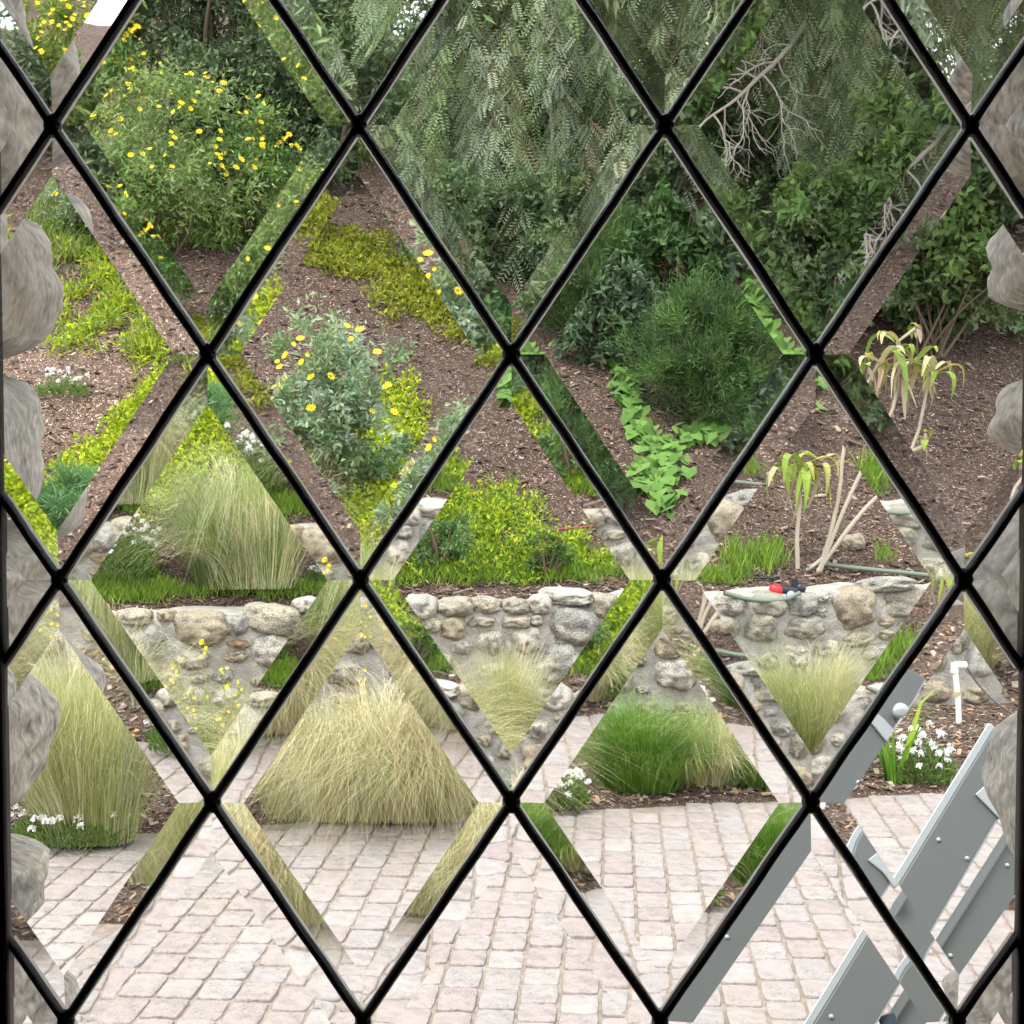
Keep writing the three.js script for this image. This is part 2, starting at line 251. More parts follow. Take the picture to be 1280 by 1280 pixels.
// ---------------------------------------------------------------- the house round the window
const WX0 = -0.2018, WX1 = 0.2026, WY0 = 1.02, WY1 = 2.05, WZ = -0.63;
{
  const house = thing('house_wall', 'rough stone house wall framing the leaded window from outside', 'house wall');
  const pl = mat([0.55, 0.5, 0.42], 0.95, { map: mortarMap, bumpMap: mortarBump, bumpScale: 0.01 }), inner = pl;
  const box = (name, x0, x1, y0, y1, z0, z1, m) => mesh(name, new THREE.BoxGeometry(x1 - x0, y1 - y0, z1 - z0).translate((x0 + x1) / 2, (y0 + y1) / 2, (z0 + z1) / 2), m, house);
  const oy0 = WY0 - 0.05, oy1 = WY1 + 0.05, ox = 0.272;
  for (const [o, z0, z1] of [[ox, -0.70, -0.60], [0.335, -0.92, -0.70]]) { const e = o - ox; box('masonry', -3, -o, 0, 2.6, z0, z1, pl); box('masonry', o, 3, 0, 2.6, z0, z1, pl); box('masonry', -o, o, 0, oy0 - e, z0, z1, pl); box('masonry', -o, o, oy1 + e, 2.6, z0, z1, pl); }
  box('side_wall', -3, -2.8, 0, 2.6, -0.60, 4, inner); box('side_wall', 2.8, 3, 0, 2.6, -0.60, 4, inner); box('rear_wall', -2.8, 2.8, 0, 2.6, 3.8, 4, inner);
  box('roof', -3.3, 3.3, 2.6, 2.8, -1.0, 4.2, inner);
  const fl = structure('room_floor', new THREE.BoxGeometry(5.6, 0.1, 4.4).translate(0, -0.052, 1.6), mat([0.16, 0.1, 0.06], 0.6));
  // jamb stones: top and bottom rows in the picture, and how far they reach into the opening
  const L = [[-190, -75, 30], [-65, 75, 40], [88, 235, 44], [236, 452, 72], [455, 668, 58], [690, 832, 46], [838, 1042, 72], [1082, 1204, 62], [1214, 1350, 44], [1360, 1500, 50]];
  const R = [[-190, -70, 1262], [-60, 66, 1263], [74, 238, 1224], [243, 388, 1240], [463, 582, 1249], [650, 812, 1226], [896, 1118, 1246], [1215, 1340, 1252], [1350, 1500, 1245]];
  const tones = [[0.78, 0.75, 0.69], [0.82, 0.80, 0.75], [0.74, 0.71, 0.65]].map((c, i) => mat(c, 0.95, { map: (() => { const t = stoneMap.clone(); t.repeat.set(1.3, 1.3); t.needsUpdate = true; return t; })(), bumpMap: (() => { const t = stoneBump.clone(); t.repeat.set(1.3, 1.3); t.needsUpdate = true; return t; })(), bumpScale: 0.0018 }));
  const r = rng(301);
  for (const [rows, side] of [[L, -1], [R, 1]]) rows.forEach(([y0, y1, sil], i) => {
    const Z = 0.80, a = at(sil, (y0 + y1) / 2, Z); a.x *= side < 0 ? 1.075 : 1.05; const h = (y1 - y0) / 2 * Z / F, hx = 0.075, hz = 0.11;
    const m = mesh(numbered('jamb_stone'), rock(hx, h, hz, i * 2.3 + side * 5 + 20, 11, 0.10, 3.6, 2), tones[Math.floor(r() * 3)], house);
    m.position.set(a.x + side * hx, a.y, a.z);
  });
}
// ---------------------------------------------------------------- leaded window
{
  const win = thing('leaded_window', 'leaded window of clear bevelled glass diamonds in black came', 'window');
  const glass = new THREE.MeshPhysicalMaterial({ color: 0xffffff, roughness: 0, metalness: 0, transmission: 1, thickness: 0.005, ior: 1.52 });
  const lead = mat([0.010, 0.010, 0.011], 0.42, { bumpMap: mortarBump, bumpScale: 0.0006 });
  const edge_glint = new THREE.MeshPhysicalMaterial({ color: 0xf4f4f0, roughness: 1, transmission: 0.8, thickness: 0 }), bevelGlass = glass.clone(); bevelGlass.roughness = 0.018; bevelGlass.bumpScale = 0.00003;
  { const N = 128, d = new Float32Array(N * N * 4); for (let j = 0; j < N; j++) for (let i = 0; i < N; i++) { const h = 0.5 + tile(i / N, j / N, 4, 77, 1) * 0.9; d.set([h, h, h, 1], (j * N + i) * 4); } const t = new THREE.DataTexture(d, N, N, THREE.RGBAFormat, THREE.FloatType); t.wrapS = t.wrapT = THREE.RepeatWrapping; t.magFilter = THREE.LinearFilter; t.needsUpdate = true; bevelGlass.bumpMap = t; } // faint ripple left by grinding
  const A = 0.1190, B = 0.1773, X0 = -0.0597, Y0 = 1.5402, T = 0.005, r = rng(401);
  const clip = (poly, nx, ny, c) => { const o = []; for (let i = 0; i < poly.length; i++) { const p = poly[i], q = poly[(i + 1) % poly.length], a = nx * p[0] + ny * p[1] - c, b = nx * q[0] + ny * q[1] - c; if (a <= 0) o.push(p); if (a * b < 0) { const t = a / (a - b); o.push([lerp(p[0], q[0], t), lerp(p[1], q[1], t)]); } } return o; };
  function inset(poly, d) { // polygon counter-clockwise; null if an edge would vanish
    const n = poly.length, lines = poly.map((p, i) => { const q = poly[(i + 1) % n], l = Math.hypot(q[0] - p[0], q[1] - p[1]), ux = (q[0] - p[0]) / l, uy = (q[1] - p[1]) / l; const e = d > 0.002 && (Math.abs(ux) < 1e-5 || Math.abs(uy) < 1e-5) ? 0.00005 : d; return [p[0] - uy * e, p[1] + ux * e, ux, uy]; }), out = [];
    for (let i = 0; i < n; i++) { const a = lines[(i + n - 1) % n], b = lines[i], k = a[2] * b[3] - a[3] * b[2]; if (Math.abs(k) < 1e-6) return null; const t = ((b[0] - a[0]) * b[3] - (b[1] - a[1]) * b[2]) / k; out.push([a[0] + a[2] * t, a[1] + a[3] * t]); }
    for (let i = 0; i < n; i++) { const p = out[i], q = out[(i + 1) % n], u = lines[i]; if ((q[0] - p[0]) * u[2] + (q[1] - p[1]) * u[3] < 2e-4) return null; }
    return out;
  }
  function pane(poly) {
    poly = poly.filter((p, i) => { const q = poly[(i + 1) % poly.length]; return Math.hypot(p[0] - q[0], p[1] - q[1]) > 0.002; });
    if (poly.length < 3) return;
    const outer = inset(poly, 0.0009); if (!outer) return;
    let d = 0.0098, inn = inset(outer, d); while (!inn && d > 0.0005) { d -= 0.0003; inn = inset(outer, d); } if (!inn) return;
    const ang = THREE.MathUtils.degToRad(11.2 + (r() - 0.5) * 0.9), zb = WZ - T / 2, zf = WZ + T / 2, ze = zf - d * Math.tan(ang), n = outer.length, p = [], pb = [];
    const t3 = (a, b, c) => p.push(...a, ...b, ...c), tb = (a, b, c) => pb.push(...a, ...b, ...c), o3 = (q, z) => [q[0], q[1], z];
    for (let i = 0; i < n; i++) {
      const j = (i + 1) % n, a = outer[i], b = outer[j], c = inn[i], e = inn[j];
      tb(o3(a, ze), o3(b, ze), o3(e, zf)); tb(o3(a, ze), o3(e, zf), o3(c, zf));
      t3(o3(a, zb), o3(b, ze), o3(a, ze)); t3(o3(a, zb), o3(b, zb), o3(b, ze));
      if (i > 0 && i < n - 1) { t3(o3(inn[0], zf), o3(inn[i], zf), o3(inn[j], zf)); t3(o3(outer[0], zb), o3(outer[j], zb), o3(outer[i], zb)); }
    }
    const cxo = r(), g = new THREE.BufferGeometry(); g.setAttribute('position', new THREE.Float32BufferAttribute([...p, ...pb], 3)); g.computeVertexNormals(); g.setAttribute('uv', new THREE.Float32BufferAttribute(Array.from({ length: (p.length + pb.length) / 3 }, (_, i) => { const P = g.attributes.position; return [P.getX(i) / 0.06 + cxo, P.getY(i) / 0.06]; }).flat(), 2)); g.addGroup(0, p.length / 3, 0); g.addGroup(p.length / 3, pb.length / 3, 1);
    mesh(numbered('pane'), g, [glass, bevelGlass], win);
  }
  const joints = [];
  for (let k = -3; k <= 3; k++) for (let m = -4; m <= 4; m++) for (const o of [[0.5, 0], [0, 0.5]]) {
    const cx = X0 + (k + o[0]) * A, cy = Y0 + (m + o[1]) * B; let q = [[cx - A / 2, cy], [cx, cy - B / 2], [cx + A / 2, cy], [cx, cy + B / 2]];
    q = clip(q, -1, 0, -WX0); if (q.length) q = clip(q, 1, 0, WX1); if (q.length) q = clip(q, 0, -1, -WY0); if (q.length) q = clip(q, 0, 1, WY1);
    if (q.length > 2) pane(q);
    for (const [jx, jy] of [[cx - A / 2, cy], [cx, cy - B / 2]]) if (jx > WX0 && jx < WX1 && jy > WY0 && jy < WY1) joints.push([jx, jy]);
  }
  // cames: a rounded bar along every diagonal, seated over the glass edges
  const prof = new THREE.Shape(), cw = 0.00195, ct = 0.0036; prof.absellipse(0, 0, ct, cw, 0, Math.PI * 2);
  for (const s of [1, -1]) for (let k = -12; k <= 12; k++) {
    // line through (X0 + k A, Y0) with slope s B / A
    const sl = s * B / A, f = (x) => Y0 + sl * (x - X0 - k * A), g = (y) => X0 + k * A + (y - Y0) / sl; const ends = [];
    for (const x of [WX0, WX1]) { const y = f(x); if (y >= WY0 && y <= WY1) ends.push([x, y]); } for (const y of [WY0, WY1]) { const x = g(y); if (x > WX0 && x < WX1) ends.push([x, y]); }
    if (ends.length < 2) continue; const [a, b] = ends, len = Math.hypot(a[0] - b[0], a[1] - b[1]); if (len < 0.01) continue;
    const N = Math.max(8, Math.round(len / 0.006)), geo = new THREE.CylinderGeometry(1, 1, len, 14, N), p = geo.attributes.position;
    for (let i = 0; i < p.count; i++) { const y = p.getY(i), w = 1 + 0.035 * n2(y * 90 + k * 7, s * 3 + k), dx = 0.00025 * n2(y * 25 + k * 13, s * 9); p.setX(i, p.getX(i) * cw * w + dx); p.setZ(i, p.getZ(i) * ct * (1 + 0.04 * n2(y * 60, k))); }
    { const sg = mesh(numbered('edge_glint'), new THREE.BoxGeometry(2 * cw + 0.0011, len - 0.004, 0.0003), edge_glint, win); sg.position.set((a[0] + b[0]) / 2, (a[1] + b[1]) / 2, WZ - T / 2 - (s > 0 ? 0.0003 : 0.0009)); sg.rotation.z = Math.atan2(b[1] - a[1], b[0] - a[0]) - Math.PI / 2; }  // translucent white strip added to imitate the glint lines beside each came
    geo.computeVertexNormals(); const m = mesh(numbered('came'), geo, lead, win); m.position.set((a[0] + b[0]) / 2, (a[1] + b[1]) / 2, WZ); m.rotation.z = Math.atan2(b[1] - a[1], b[0] - a[0]) - Math.PI / 2;
  }
  const jg = rock(0.0034, 0.0045, 0.0046, 3, 3, 0.14, 2);
  for (const [x, y] of joints) { const m = mesh(numbered('solder_joint'), jg, lead, win); m.position.set(x, y, WZ); m.rotation.z = r() * 0.4 - 0.2; m.scale.setScalar(0.92 + r() * 0.16); }
  const fr = (x0, x1, y0, y1) => { const m = mesh('frame', new RoundedBoxGeometry(x1 - x0, y1 - y0, 0.012, 3, 0.003), lead, win); m.position.set((x0 + x1) / 2, (y0 + y1) / 2, WZ); };
  fr(-0.2718, WX0 + 0.0016, WY0 - 0.0498, WY1 + 0.0498); fr(WX1 - 0.0016, 0.2718, WY0 - 0.0498, WY1 + 0.0498); fr(WX0 + 0.0018, WX1 - 0.0018, WY0 - 0.0498, WY0 + 0.002); fr(WX0 + 0.0018, WX1 - 0.0018, WY1 - 0.002, WY1 + 0.0498);
}

// ---------------------------------------------------------------- plants
function addStems(parent, pts, r0, rgb, rand, name = 'stem') { const g = mergeGeometries(pts.map(([a, b]) => { const m = a.clone().lerp(b, 0.5).add(randDir(rand).multiplyScalar(a.distanceTo(b) * 0.08)); return plainGeo(tube([a, m, b], r0, r0 * 0.35, 6, 5)); })); return mesh(name, g, mat(rgb, 0.9), parent); }
const petalGeo = (n, R, w, petal, disc, cup = 0.25) => { // daisy: petals round a domed disc, facing +z
  const l = new Leaves(); for (let i = 0; i < n; i++) { const a = i / n * Math.PI * 2, d = V(Math.cos(a), Math.sin(a), cup).normalize(), s = V(-Math.sin(a), Math.cos(a), 0); l.leaf(V(0, 0, 0), d, s, R, w, petal, 0.1); }
  for (let i = 0; i < 8; i++) { const a = i / 8 * 6.2832, b = (i + 1) / 8 * 6.2832, q = R * 0.3; l.tri(V(0, 0, R * 0.28), V(Math.cos(a) * q, Math.sin(a) * q, R * 0.12), V(Math.cos(b) * q, Math.sin(b) * q, R * 0.12), V(0, 0, 1), disc); }
  return l.build('x', dryMat).geometry;
};
const daisy = petalGeo(9, 0.030, 0.019, [0.86, 0.62, 0.015], [0.70, 0.38, 0.01]), daisyB = petalGeo(8, 0.026, 0.017, [0.88, 0.70, 0.03], [0.7, 0.45, 0.01], 0.5);
function bush(o) {
  const r = rng(o.seed), b = o.where ?? hill(o.px, o.base), Z = -b.z, k = Z / F, ry = (o.base - o.top) / 2 * k, rx = o.w / 2 * k, rz = rx * (o.deep ?? 0.75), g = thing(o.name, o.label, o.category ?? 'shrub', o.group, b), L = new Leaves(), cen = V(0, ry * (o.lift ?? 0.95), 0), ends = [];
  const K = o.clumps ?? 60, per = Math.ceil(o.n / K), cr = (o.cr ?? 0.3) * Math.min(rx, ry);
  for (let c = 0; c < K; c++) {
    const d = randDir(r), rad = Math.pow(r(), 0.45) * (1 + 0.38 * n3(d.x * 1.7 + o.seed, d.y * 1.7, d.z * 1.7 - o.seed)), cc = V(d.x * rx * rad, d.y * ry * rad, d.z * rz * rad).add(cen), cs = cr * (0.6 + r() * 0.8), base = jit(pick(o.cols, r), r, 0.18), outer = cc.clone().sub(cen).normalize();
    if (cc.y < 0.02) cc.y = 0.02 + r() * 0.1; ends.push([V((r() - 0.5) * rx * 0.25, -0.03, (r() - 0.5) * rz * 0.25), cc]);
    const per1 = o.perShoot ?? 9, shoots = Math.max(1, Math.round(per / per1));
    for (let q = 0; q < shoots; q++) { // leafy shoots, leaves spiralling up each
      const sd = outer.clone().multiplyScalar(0.7).add(randDir(r)).add(V(0, o.up ?? 0.2, 0)).normalize(), s0 = cc.clone().add(randDir(r).multiplyScalar(cs * 0.45 * r())), sl = cs * (0.7 + r() * 1.0), bend = randDir(r).multiplyScalar(sl * 0.25), sa = perp(sd, r), sb = V().crossVectors(sd, sa), tone = jit(base, r, 0.12);
      for (let i = 0; i < per1; i++) {
        const t = (i + r()) / per1, p = s0.clone().addScaledVector(sd, sl * t).addScaledVector(bend, t * t); if (p.y < 0.01) continue;
        const a = i * 2.4 + q, dir = sa.clone().multiplyScalar(Math.cos(a)).addScaledVector(sb, Math.sin(a)).addScaledVector(sd, o.hug ?? 0.7).add(randDir(r).multiplyScalar(0.35)).normalize(), s = (0.65 + r() * 0.6) * (1.1 - 0.35 * t);
        L.leaf(p, dir, perp(dir, r), o.len * s, o.wid * s, jit(tone, r, 0.14));
      }
    }
  }
  addStems(g, ends.slice(0, o.stems ?? 14), 0.012 * (o.thick ?? 1), o.bark ?? [0.16, 0.12, 0.08], r);
  L.build('foliage', o.mat ?? leafMat, g);
  for (let i = 0; i < (o.flowers ?? 0); i++) {
    let d; do { d = randDir(r); } while (d.z < -0.2 || d.y < (o.flowerLow ?? -0.2)); const m = mesh('flower', o.fgeo ?? (r() < 0.5 ? daisy : daisyB), dryMat, g), q = 0.85 + r() * 0.3;
    m.position.set(d.x * rx * q, d.y * ry * q + cen.y, d.z * rz * q); m.lookAt(V(b.x, b.y, b.z).add(m.position).add(V((r() - 0.5) * 1.6 + d.x * 0.4, 0.3 + r() * 0.9, 0.9))); m.scale.setScalar((0.75 + r() * 0.5) * (o.fs ?? 1));
  }
  return g;
}
function grass(o) { // a clump of fine arching blades
  const r = rng(o.seed), b = o.where ?? bed(o.px, o.base), Z = -b.z, k = Z / F, h = (o.base - o.top) * k, sp = o.w / 2 * k, g = thing(o.name ?? 'feather_grass', o.label, o.category ?? 'grass', o.group, b);
  const layers = [['blades', o.cols, o.n * 1.5, o.bw ?? 0.0023, 1], ['plumes', o.dry, (o.nd ?? 0) * 1.6, 0.0018, 1.08]];
  for (const [name, cols, n, bw, lk] of layers) {
    if (!n) continue; const L = new Leaves(), per = o.lock ?? 34, locks = Math.ceil(n / per);
    for (let l = 0; l < locks; l++) { // blades hang together in locks
      const a0 = r() * Math.PI * 2, lean0 = ((o.leanMin ?? 0) + (1 - (o.leanMin ?? 0)) * Math.pow(r(), 0.8)) * (o.arch ?? 1), tf = pick(o.tufts ?? [[0, 0, 1], [-0.12, -0.35, 0.9], [0.15, 0.3, 0.95]], r), lf = (0.55 + r() * 0.6) * tf[2], wig = (r() - 0.5) * 1.7, ph = r() * 6, tone = jit(pick(cols, r), r, 0.24), drop = 0.55 + r() * 0.9, reach0 = 0.55 + r() * 0.95;
      for (let i = 0; i < per; i++) {
        const a = a0 + (r() + r() - 1) * 0.55, rr = Math.sqrt(r()) * sp * (o.root ?? 0.3), lean = Math.max(0.02, lean0 + (r() - 0.5) * 0.28), len = h * lf * (0.75 + r() * 0.4) * lk, wind = o.wind ?? 0;
        const root = V(Math.cos(a) * rr + tf[0] * sp, -0.02, Math.sin(a) * rr * 0.8), out = V(Math.cos(a) + wind + tf[1], 0, Math.sin(a) * 0.9).normalize(), crs = V(-out.z, 0, out.x), pts = [], N = 7, reach = sp * lean * reach0 * (0.8 + r() * 0.4), wv = wig + (r() - 0.5) * 0.25, q = Math.min(1.02, 0.44 + lean * drop * (o.droop ?? 0.35) * 0.66);
        for (let j = 0; j <= N; j++) { const t = j / N; pts.push(root.clone().addScaledVector(out, reach * Math.pow(t, 1.3)).addScaledVector(crs, wv * sp * 0.5 * t * t * Math.sin(t * 3 + ph)).add(V((r() - 0.5) * 0.008, len * 0.82 * Math.sin(Math.PI * t * q), (r() - 0.5) * 0.008))); }
        for (const p of pts) if (p.y < 0.004) p.y = 0.004 + r() * 0.012;
        L.blade(pts, bw * (0.6 + r() * 0.6), jit(tone, r, 0.16), V().crossVectors(out, V(0, 1, 0)).add(randDir(r).multiplyScalar(0.5)).normalize());
      }
    }
    L.build(name, name === 'plumes' ? dryMat : leafMat, g);
  }
  return g;
}
const GREEN = [[0.16, 0.27, 0.035], [0.20, 0.31, 0.05], [0.13, 0.24, 0.03], [0.26, 0.33, 0.08]], STRAW = [[0.64, 0.59, 0.36], [0.74, 0.69, 0.48], [0.56, 0.51, 0.30], [0.52, 0.52, 0.26]], OLIVE = [[0.38, 0.43, 0.15], [0.46, 0.49, 0.20], [0.32, 0.40, 0.11], [0.53, 0.53, 0.27]];
grass({ seed: 1, label: 'big pale feather grass on top of the stone wall, half straw half green', px: 300, base: 752, top: 575, w: 235, leanMin: 0.25, n: 2300, nd: 2600, cols: GREEN, dry: STRAW, where: hill(302, 738), wind: 0, arch: 1.05, droop: 0.5, tufts: [[-0.2, -0.5, 1], [-0.15, -0.9, 0.85], [0.3, 0.15, 1.0], [0, 0, 0.9]] });
grass({ seed: 2, label: 'tall yellow-green feather grass beside the white alyssum and the left jamb stones', px: 108, base: 1052, top: 770, w: 290, leanMin: 0.2, n: 2400, nd: 1900, cols: OLIVE, dry: STRAW, arch: 0.95, droop: 0.36 });
grass({ seed: 3, label: 'wide drooping tan feather grass spilling over the edge of the paving', px: 462, base: 1022, top: 842, w: 350, leanMin: 0.42, root: 0.3, n: 2000, nd: 3200, cols: OLIVE, dry: [[0.55, 0.48, 0.25], [0.48, 0.40, 0.22], [0.66, 0.60, 0.38], [0.36, 0.28, 0.17]], arch: 1.15, droop: 0.62, tufts: [[-0.45, -0.6, 0.85], [-0.1, 0.3, 1.05], [0.3, 0.6, 1.0], [0.1, -0.5, 0.95], [0.45, 0.4, 0.8]] });
grass({ seed: 4, label: 'slim upright straw-green feather grass standing against the middle of the stone wall', px: 628, base: 955, top: 785, w: 190, n: 1700, nd: 1000, cols: OLIVE, dry: STRAW, arch: 0.7, droop: 0.2 });
grass({ seed: 5, label: 'bright green fine grass clump with no straw, at the edge of the paving', name: 'green_grass_clump', px: 800, base: 988, top: 850, w: 230, n: 3400, cols: [[0.15, 0.30, 0.03], [0.19, 0.35, 0.04], [0.12, 0.26, 0.02]], dry: STRAW, nd: 60, arch: 0.85, droop: 0.25 });
grass({ seed: 6, label: 'small wispy straw-coloured grass leaning out of the bright green clump', px: 888, base: 982, top: 868, w: 150, n: 900, nd: 1100, cols: OLIVE, dry: STRAW, arch: 1.0, droop: 0.4, wind: 0.3 });
grass({ seed: 7, label: 'soft yellow-green feather grass in front of the wall below the hose valve', px: 1008, base: 955, top: 785, w: 240, n: 2800, nd: 1000, cols: OLIVE, dry: STRAW, arch: 0.95, droop: 0.3 });
grass({ seed: 8, label: 'low dark green grass tuft between the feather grasses at the paving edge', name: 'green_grass_clump', px: 952, base: 985, top: 925, w: 110, n: 1100, cols: [[0.12, 0.22, 0.03], [0.16, 0.27, 0.04]], arch: 1.1, droop: 0.45 });
grass({ seed: 9, label: 'sparse light grass tuft growing among the small yellow wildflowers', px: 262, base: 985, top: 830, w: 150, n: 700, nd: 250, cols: GREEN, dry: STRAW, arch: 0.7, droop: 0.2 });
grass({ seed: 10, label: 'pale straw grass against the left end of the stone wall', px: 30, base: 1000, top: 800, w: 190, n: 1100, nd: 1100, cols: OLIVE, dry: STRAW, arch: 0.8, droop: 0.25 });
// strap-leaved plant by the paving
{
  const r = rng(31), b = bed(1122, 978), g = thing('strap_leaf_plant', 'upright plant with broad bright green strap leaves at the paving edge', 'plant', undefined, b);
  for (let i = 0; i < 16; i++) { const L = new Leaves(), a = r() * 6.283, lean = 0.05 + r() * 0.2, h = 0.22 + r() * 0.2, pts = []; for (let j = 0; j <= 6; j++) { const t = j / 6; pts.push(V(Math.cos(a) * (0.03 + lean * t * t) - 0.02, h * t - 0.01 - (r() < 0.2 ? 0.1 * t * t * t : 0), Math.sin(a) * (0.03 + lean * t * t))); } L.blade(pts, 0.03, jit(pick([[0.17, 0.36, 0.03], [0.22, 0.42, 0.04], [0.14, 0.30, 0.03]], r), r, 0.15), V(-Math.sin(a + 0.6), 0, Math.cos(a + 0.6))); L.build('leaf', leafMat, g); }
  const L = new Leaves(); L.blade([V(0.02, 0.1, 0.02), V(0.06, 0.25, 0.03), V(0.09, 0.36, 0.03), V(0.15, 0.42, 0.04)], 0.035, [0.30, 0.46, 0.04], V(0.7, 0, 0.7)); L.build('leaf', leafMat, g);
}
// white alyssum
function alyssum(o) {
  const r = rng(o.seed), b = o.where, k = -b.z / F, g = thing('white_alyssum', o.label, 'flowers', 'white alyssum clumps', b), L = new Leaves(), rx = o.w / 2 * k, h = o.h * k;
  for (let i = 0; i < o.n * 40; i++) { const a = r() * 6.283, q = Math.sqrt(r()), d = V(Math.cos(a) * 0.6, 0.7, Math.sin(a) * 0.6).add(randDir(r).multiplyScalar(0.5)).normalize(); L.leaf(V(Math.cos(a) * q * rx, r() * h * 0.8 * (1 - q * q * 0.6), Math.sin(a) * q * rx * 0.7), d, perp(d, r), 0.028, 0.008, jit(pick([[0.14, 0.25, 0.05], [0.2, 0.3, 0.07]], r), r)); }
  L.build('foliage', leafMat, g);
  for (let i = 0; i < o.n; i++) { const a = r() * 6.283, q = Math.sqrt(r()), F2 = new Leaves(), c = V(Math.cos(a) * q * rx * 1.05, h * (0.55 + 0.6 * r()) * (1 - q * q * 0.35), Math.sin(a) * q * rx * 0.7); for (let j = 0; j < 26; j++) { const d = randDir(r); d.y = Math.abs(d.y) * 0.8; F2.leaf(c.clone().addScaledVector(d, 0.014 * (0.6 + 0.4 * r())), V().crossVectors(d, randDir(r)).normalize(), d.clone().cross(randDir(r)).normalize(), 0.014, 0.013, [0.84, 0.84, 0.82]); } F2.build('flower_head', dryMat, g); }
}
alyssum({ seed: 41, label: 'white alyssum spreading left of the big feather grass on the wall', where: hill(148, 728), w: 100, h: 85, n: 80 });
alyssum({ seed: 42, label: 'white alyssum at the foot of the tall yellow-green feather grass, by the jamb stones', where: bed(92, 1052), w: 150, h: 55, n: 60 });
alyssum({ seed: 43, label: 'white alyssum at the paving corner beside the bright green clump', where: bed(702, 1010), w: 64, h: 52, n: 34 });
alyssum({ seed: 44, label: 'white alyssum beside the broad strap leaves', where: bed(1155, 978), w: 76, h: 66, n: 44 });
alyssum({ seed: 45, label: 'few white flowers at the right foot of the grass on the wall', where: hill(405, 735), w: 34, h: 32, n: 9 });
alyssum({ seed: 46, label: 'white flowers on the bare sandy patch of the hillside', where: hill(78, 500), w: 62, h: 34, n: 20 });
// yellow wildflowers on thin stalks before the wall
{
  const r = rng(51);
  [[262, 985, 800], [231, 975, 828], [300, 985, 850], [322, 978, 872], [245, 990, 862], [285, 990, 835], [205, 980, 850], [450, 985, 790], [276, 992, 890]].forEach(([px, base, top], i) => {
    const b = bed(px, base), k = -b.z / F, h = (base - top) * k, g = thing('yellow_wildflower', 'thin stalk of small yellow blossoms before the stone wall', 'flowers', 'yellow wildflowers before the wall', b), tip = V((r() - 0.5) * 0.06, h, (r() - 0.5) * 0.06);
    mesh('stem', tube([V(0, -0.02, 0), V(tip.x * 0.3, h * 0.5, tip.z * 0.2), tip], 0.0022, 0.0012, 8, 5), mat([0.25, 0.33, 0.08], 0.8), g);
    for (let j = 0; j < 9; j++) { const t = 0.55 + 0.45 * r() * (j ? 1 : 0) + (j ? 0 : 0.45), m = mesh('blossom', daisyB, dryMat, g); m.position.set(tip.x * t + (r() - 0.5) * 0.035, h * t + (r() - 0.5) * 0.02, tip.z * t + (r() - 0.5) * 0.03); m.lookAt(V(b.x, b.y + 0.4, b.z + 1.2).add(m.position).add(randDir(r))); m.scale.setScalar(0.34 + r() * 0.18); }
  });
}
// low ground cover, sampled inside outlines on the hill
function cover(o) {
  const r = rng(o.seed), L = new Leaves(), tot = o.e.reduce((s, e) => s + e[2] * e[3], 0), lift = o.h ?? 0.05;
  for (const [cx, cy, rx, ry, rot = 0] of o.e) {
    const n = Math.round(o.n * rx * ry / tot);
    for (let i = 0; i < n; i++) {
      const a = r() * 6.283, q = Math.pow(r(), 0.62) * (1 + 0.35 * n2(Math.cos(a) * 2 + cx, Math.sin(a) * 2 + cy)), ex = Math.cos(a) * q * rx, ey = Math.sin(a) * q * ry, p = hill(cx + ex * Math.cos(rot) - ey * Math.sin(rot), cy + ex * Math.sin(rot) + ey * Math.cos(rot));
      const m = 0.5 + 0.5 * n2(p.x * 5, p.z * 5), c = jit(pick(o.cols, r), r, 0.28), d = V(0, o.up ?? 0.6, 0).add(randDir(r)).normalize();
      if (n2(p.x * 2.6 + 7, p.z * 2.6) + 0.5 * n2(p.x * 7, p.z * 7) < (o.gap ?? -0.75)) continue; p.x += (r() - 0.5) * 0.06; p.z += (r() - 0.5) * 0.06; p.y = hillH(p.x, -p.z) + r() * lift * (0.4 + m); L.leaf(p, d, perp(d, r), o.len * (0.6 + r() * 0.8), o.wid * (0.7 + r() * 0.6), c);
    }
  }
  const m = L.build(numbered(o.name), leafMat); m.userData = { kind: 'stuff', label: o.label, category: 'ground cover' }; scene.add(m);
}
const LIME = [[0.42, 0.51, 0.015], [0.36, 0.47, 0.02], [0.48, 0.53, 0.025], [0.28, 0.40, 0.025]], LAWN = [[0.20, 0.34, 0.03], [0.15, 0.28, 0.03], [0.27, 0.38, 0.05]];
cover({ seed: 61, name: 'lime_ground_cover', label: 'lime green ground cover behind the big feather grass', n: 9000, e: [[250, 560, 62, 62], [300, 520, 40, 30], [195, 610, 55, 45], [330, 640, 60, 50]], cols: LIME, len: 0.035, wid: 0.022, h: 0.09 });
cover({ seed: 62, name: 'lime_ground_cover', label: 'lime green ground cover running downhill beside the grey-leaved daisy bush', n: 7000, e: [[488, 540, 42, 60], [470, 620, 44, 60], [455, 680, 36, 30]], cols: LIME, len: 0.035, wid: 0.022, h: 0.09 });
cover({ seed: 63, name: 'lime_ground_cover', label: 'bright green ground cover and grass above the middle of the wall', n: 12000, e: [[600, 648, 75, 34], [540, 690, 70, 40], [640, 700, 120, 30]], cols: [...LIME, ...LAWN], len: 0.035, wid: 0.016, h: 0.08 });
cover({ seed: 64, name: 'short_grass', label: 'short green grass along the top of the wall', n: 9000, e: [[640, 722, 150, 14], [480, 728, 40, 10], [160, 748, 80, 12], [330, 745, 90, 10], [900, 728, 40, 8]], cols: LAWN, len: 0.06, wid: 0.006, h: 0.03, up: 1.5 });
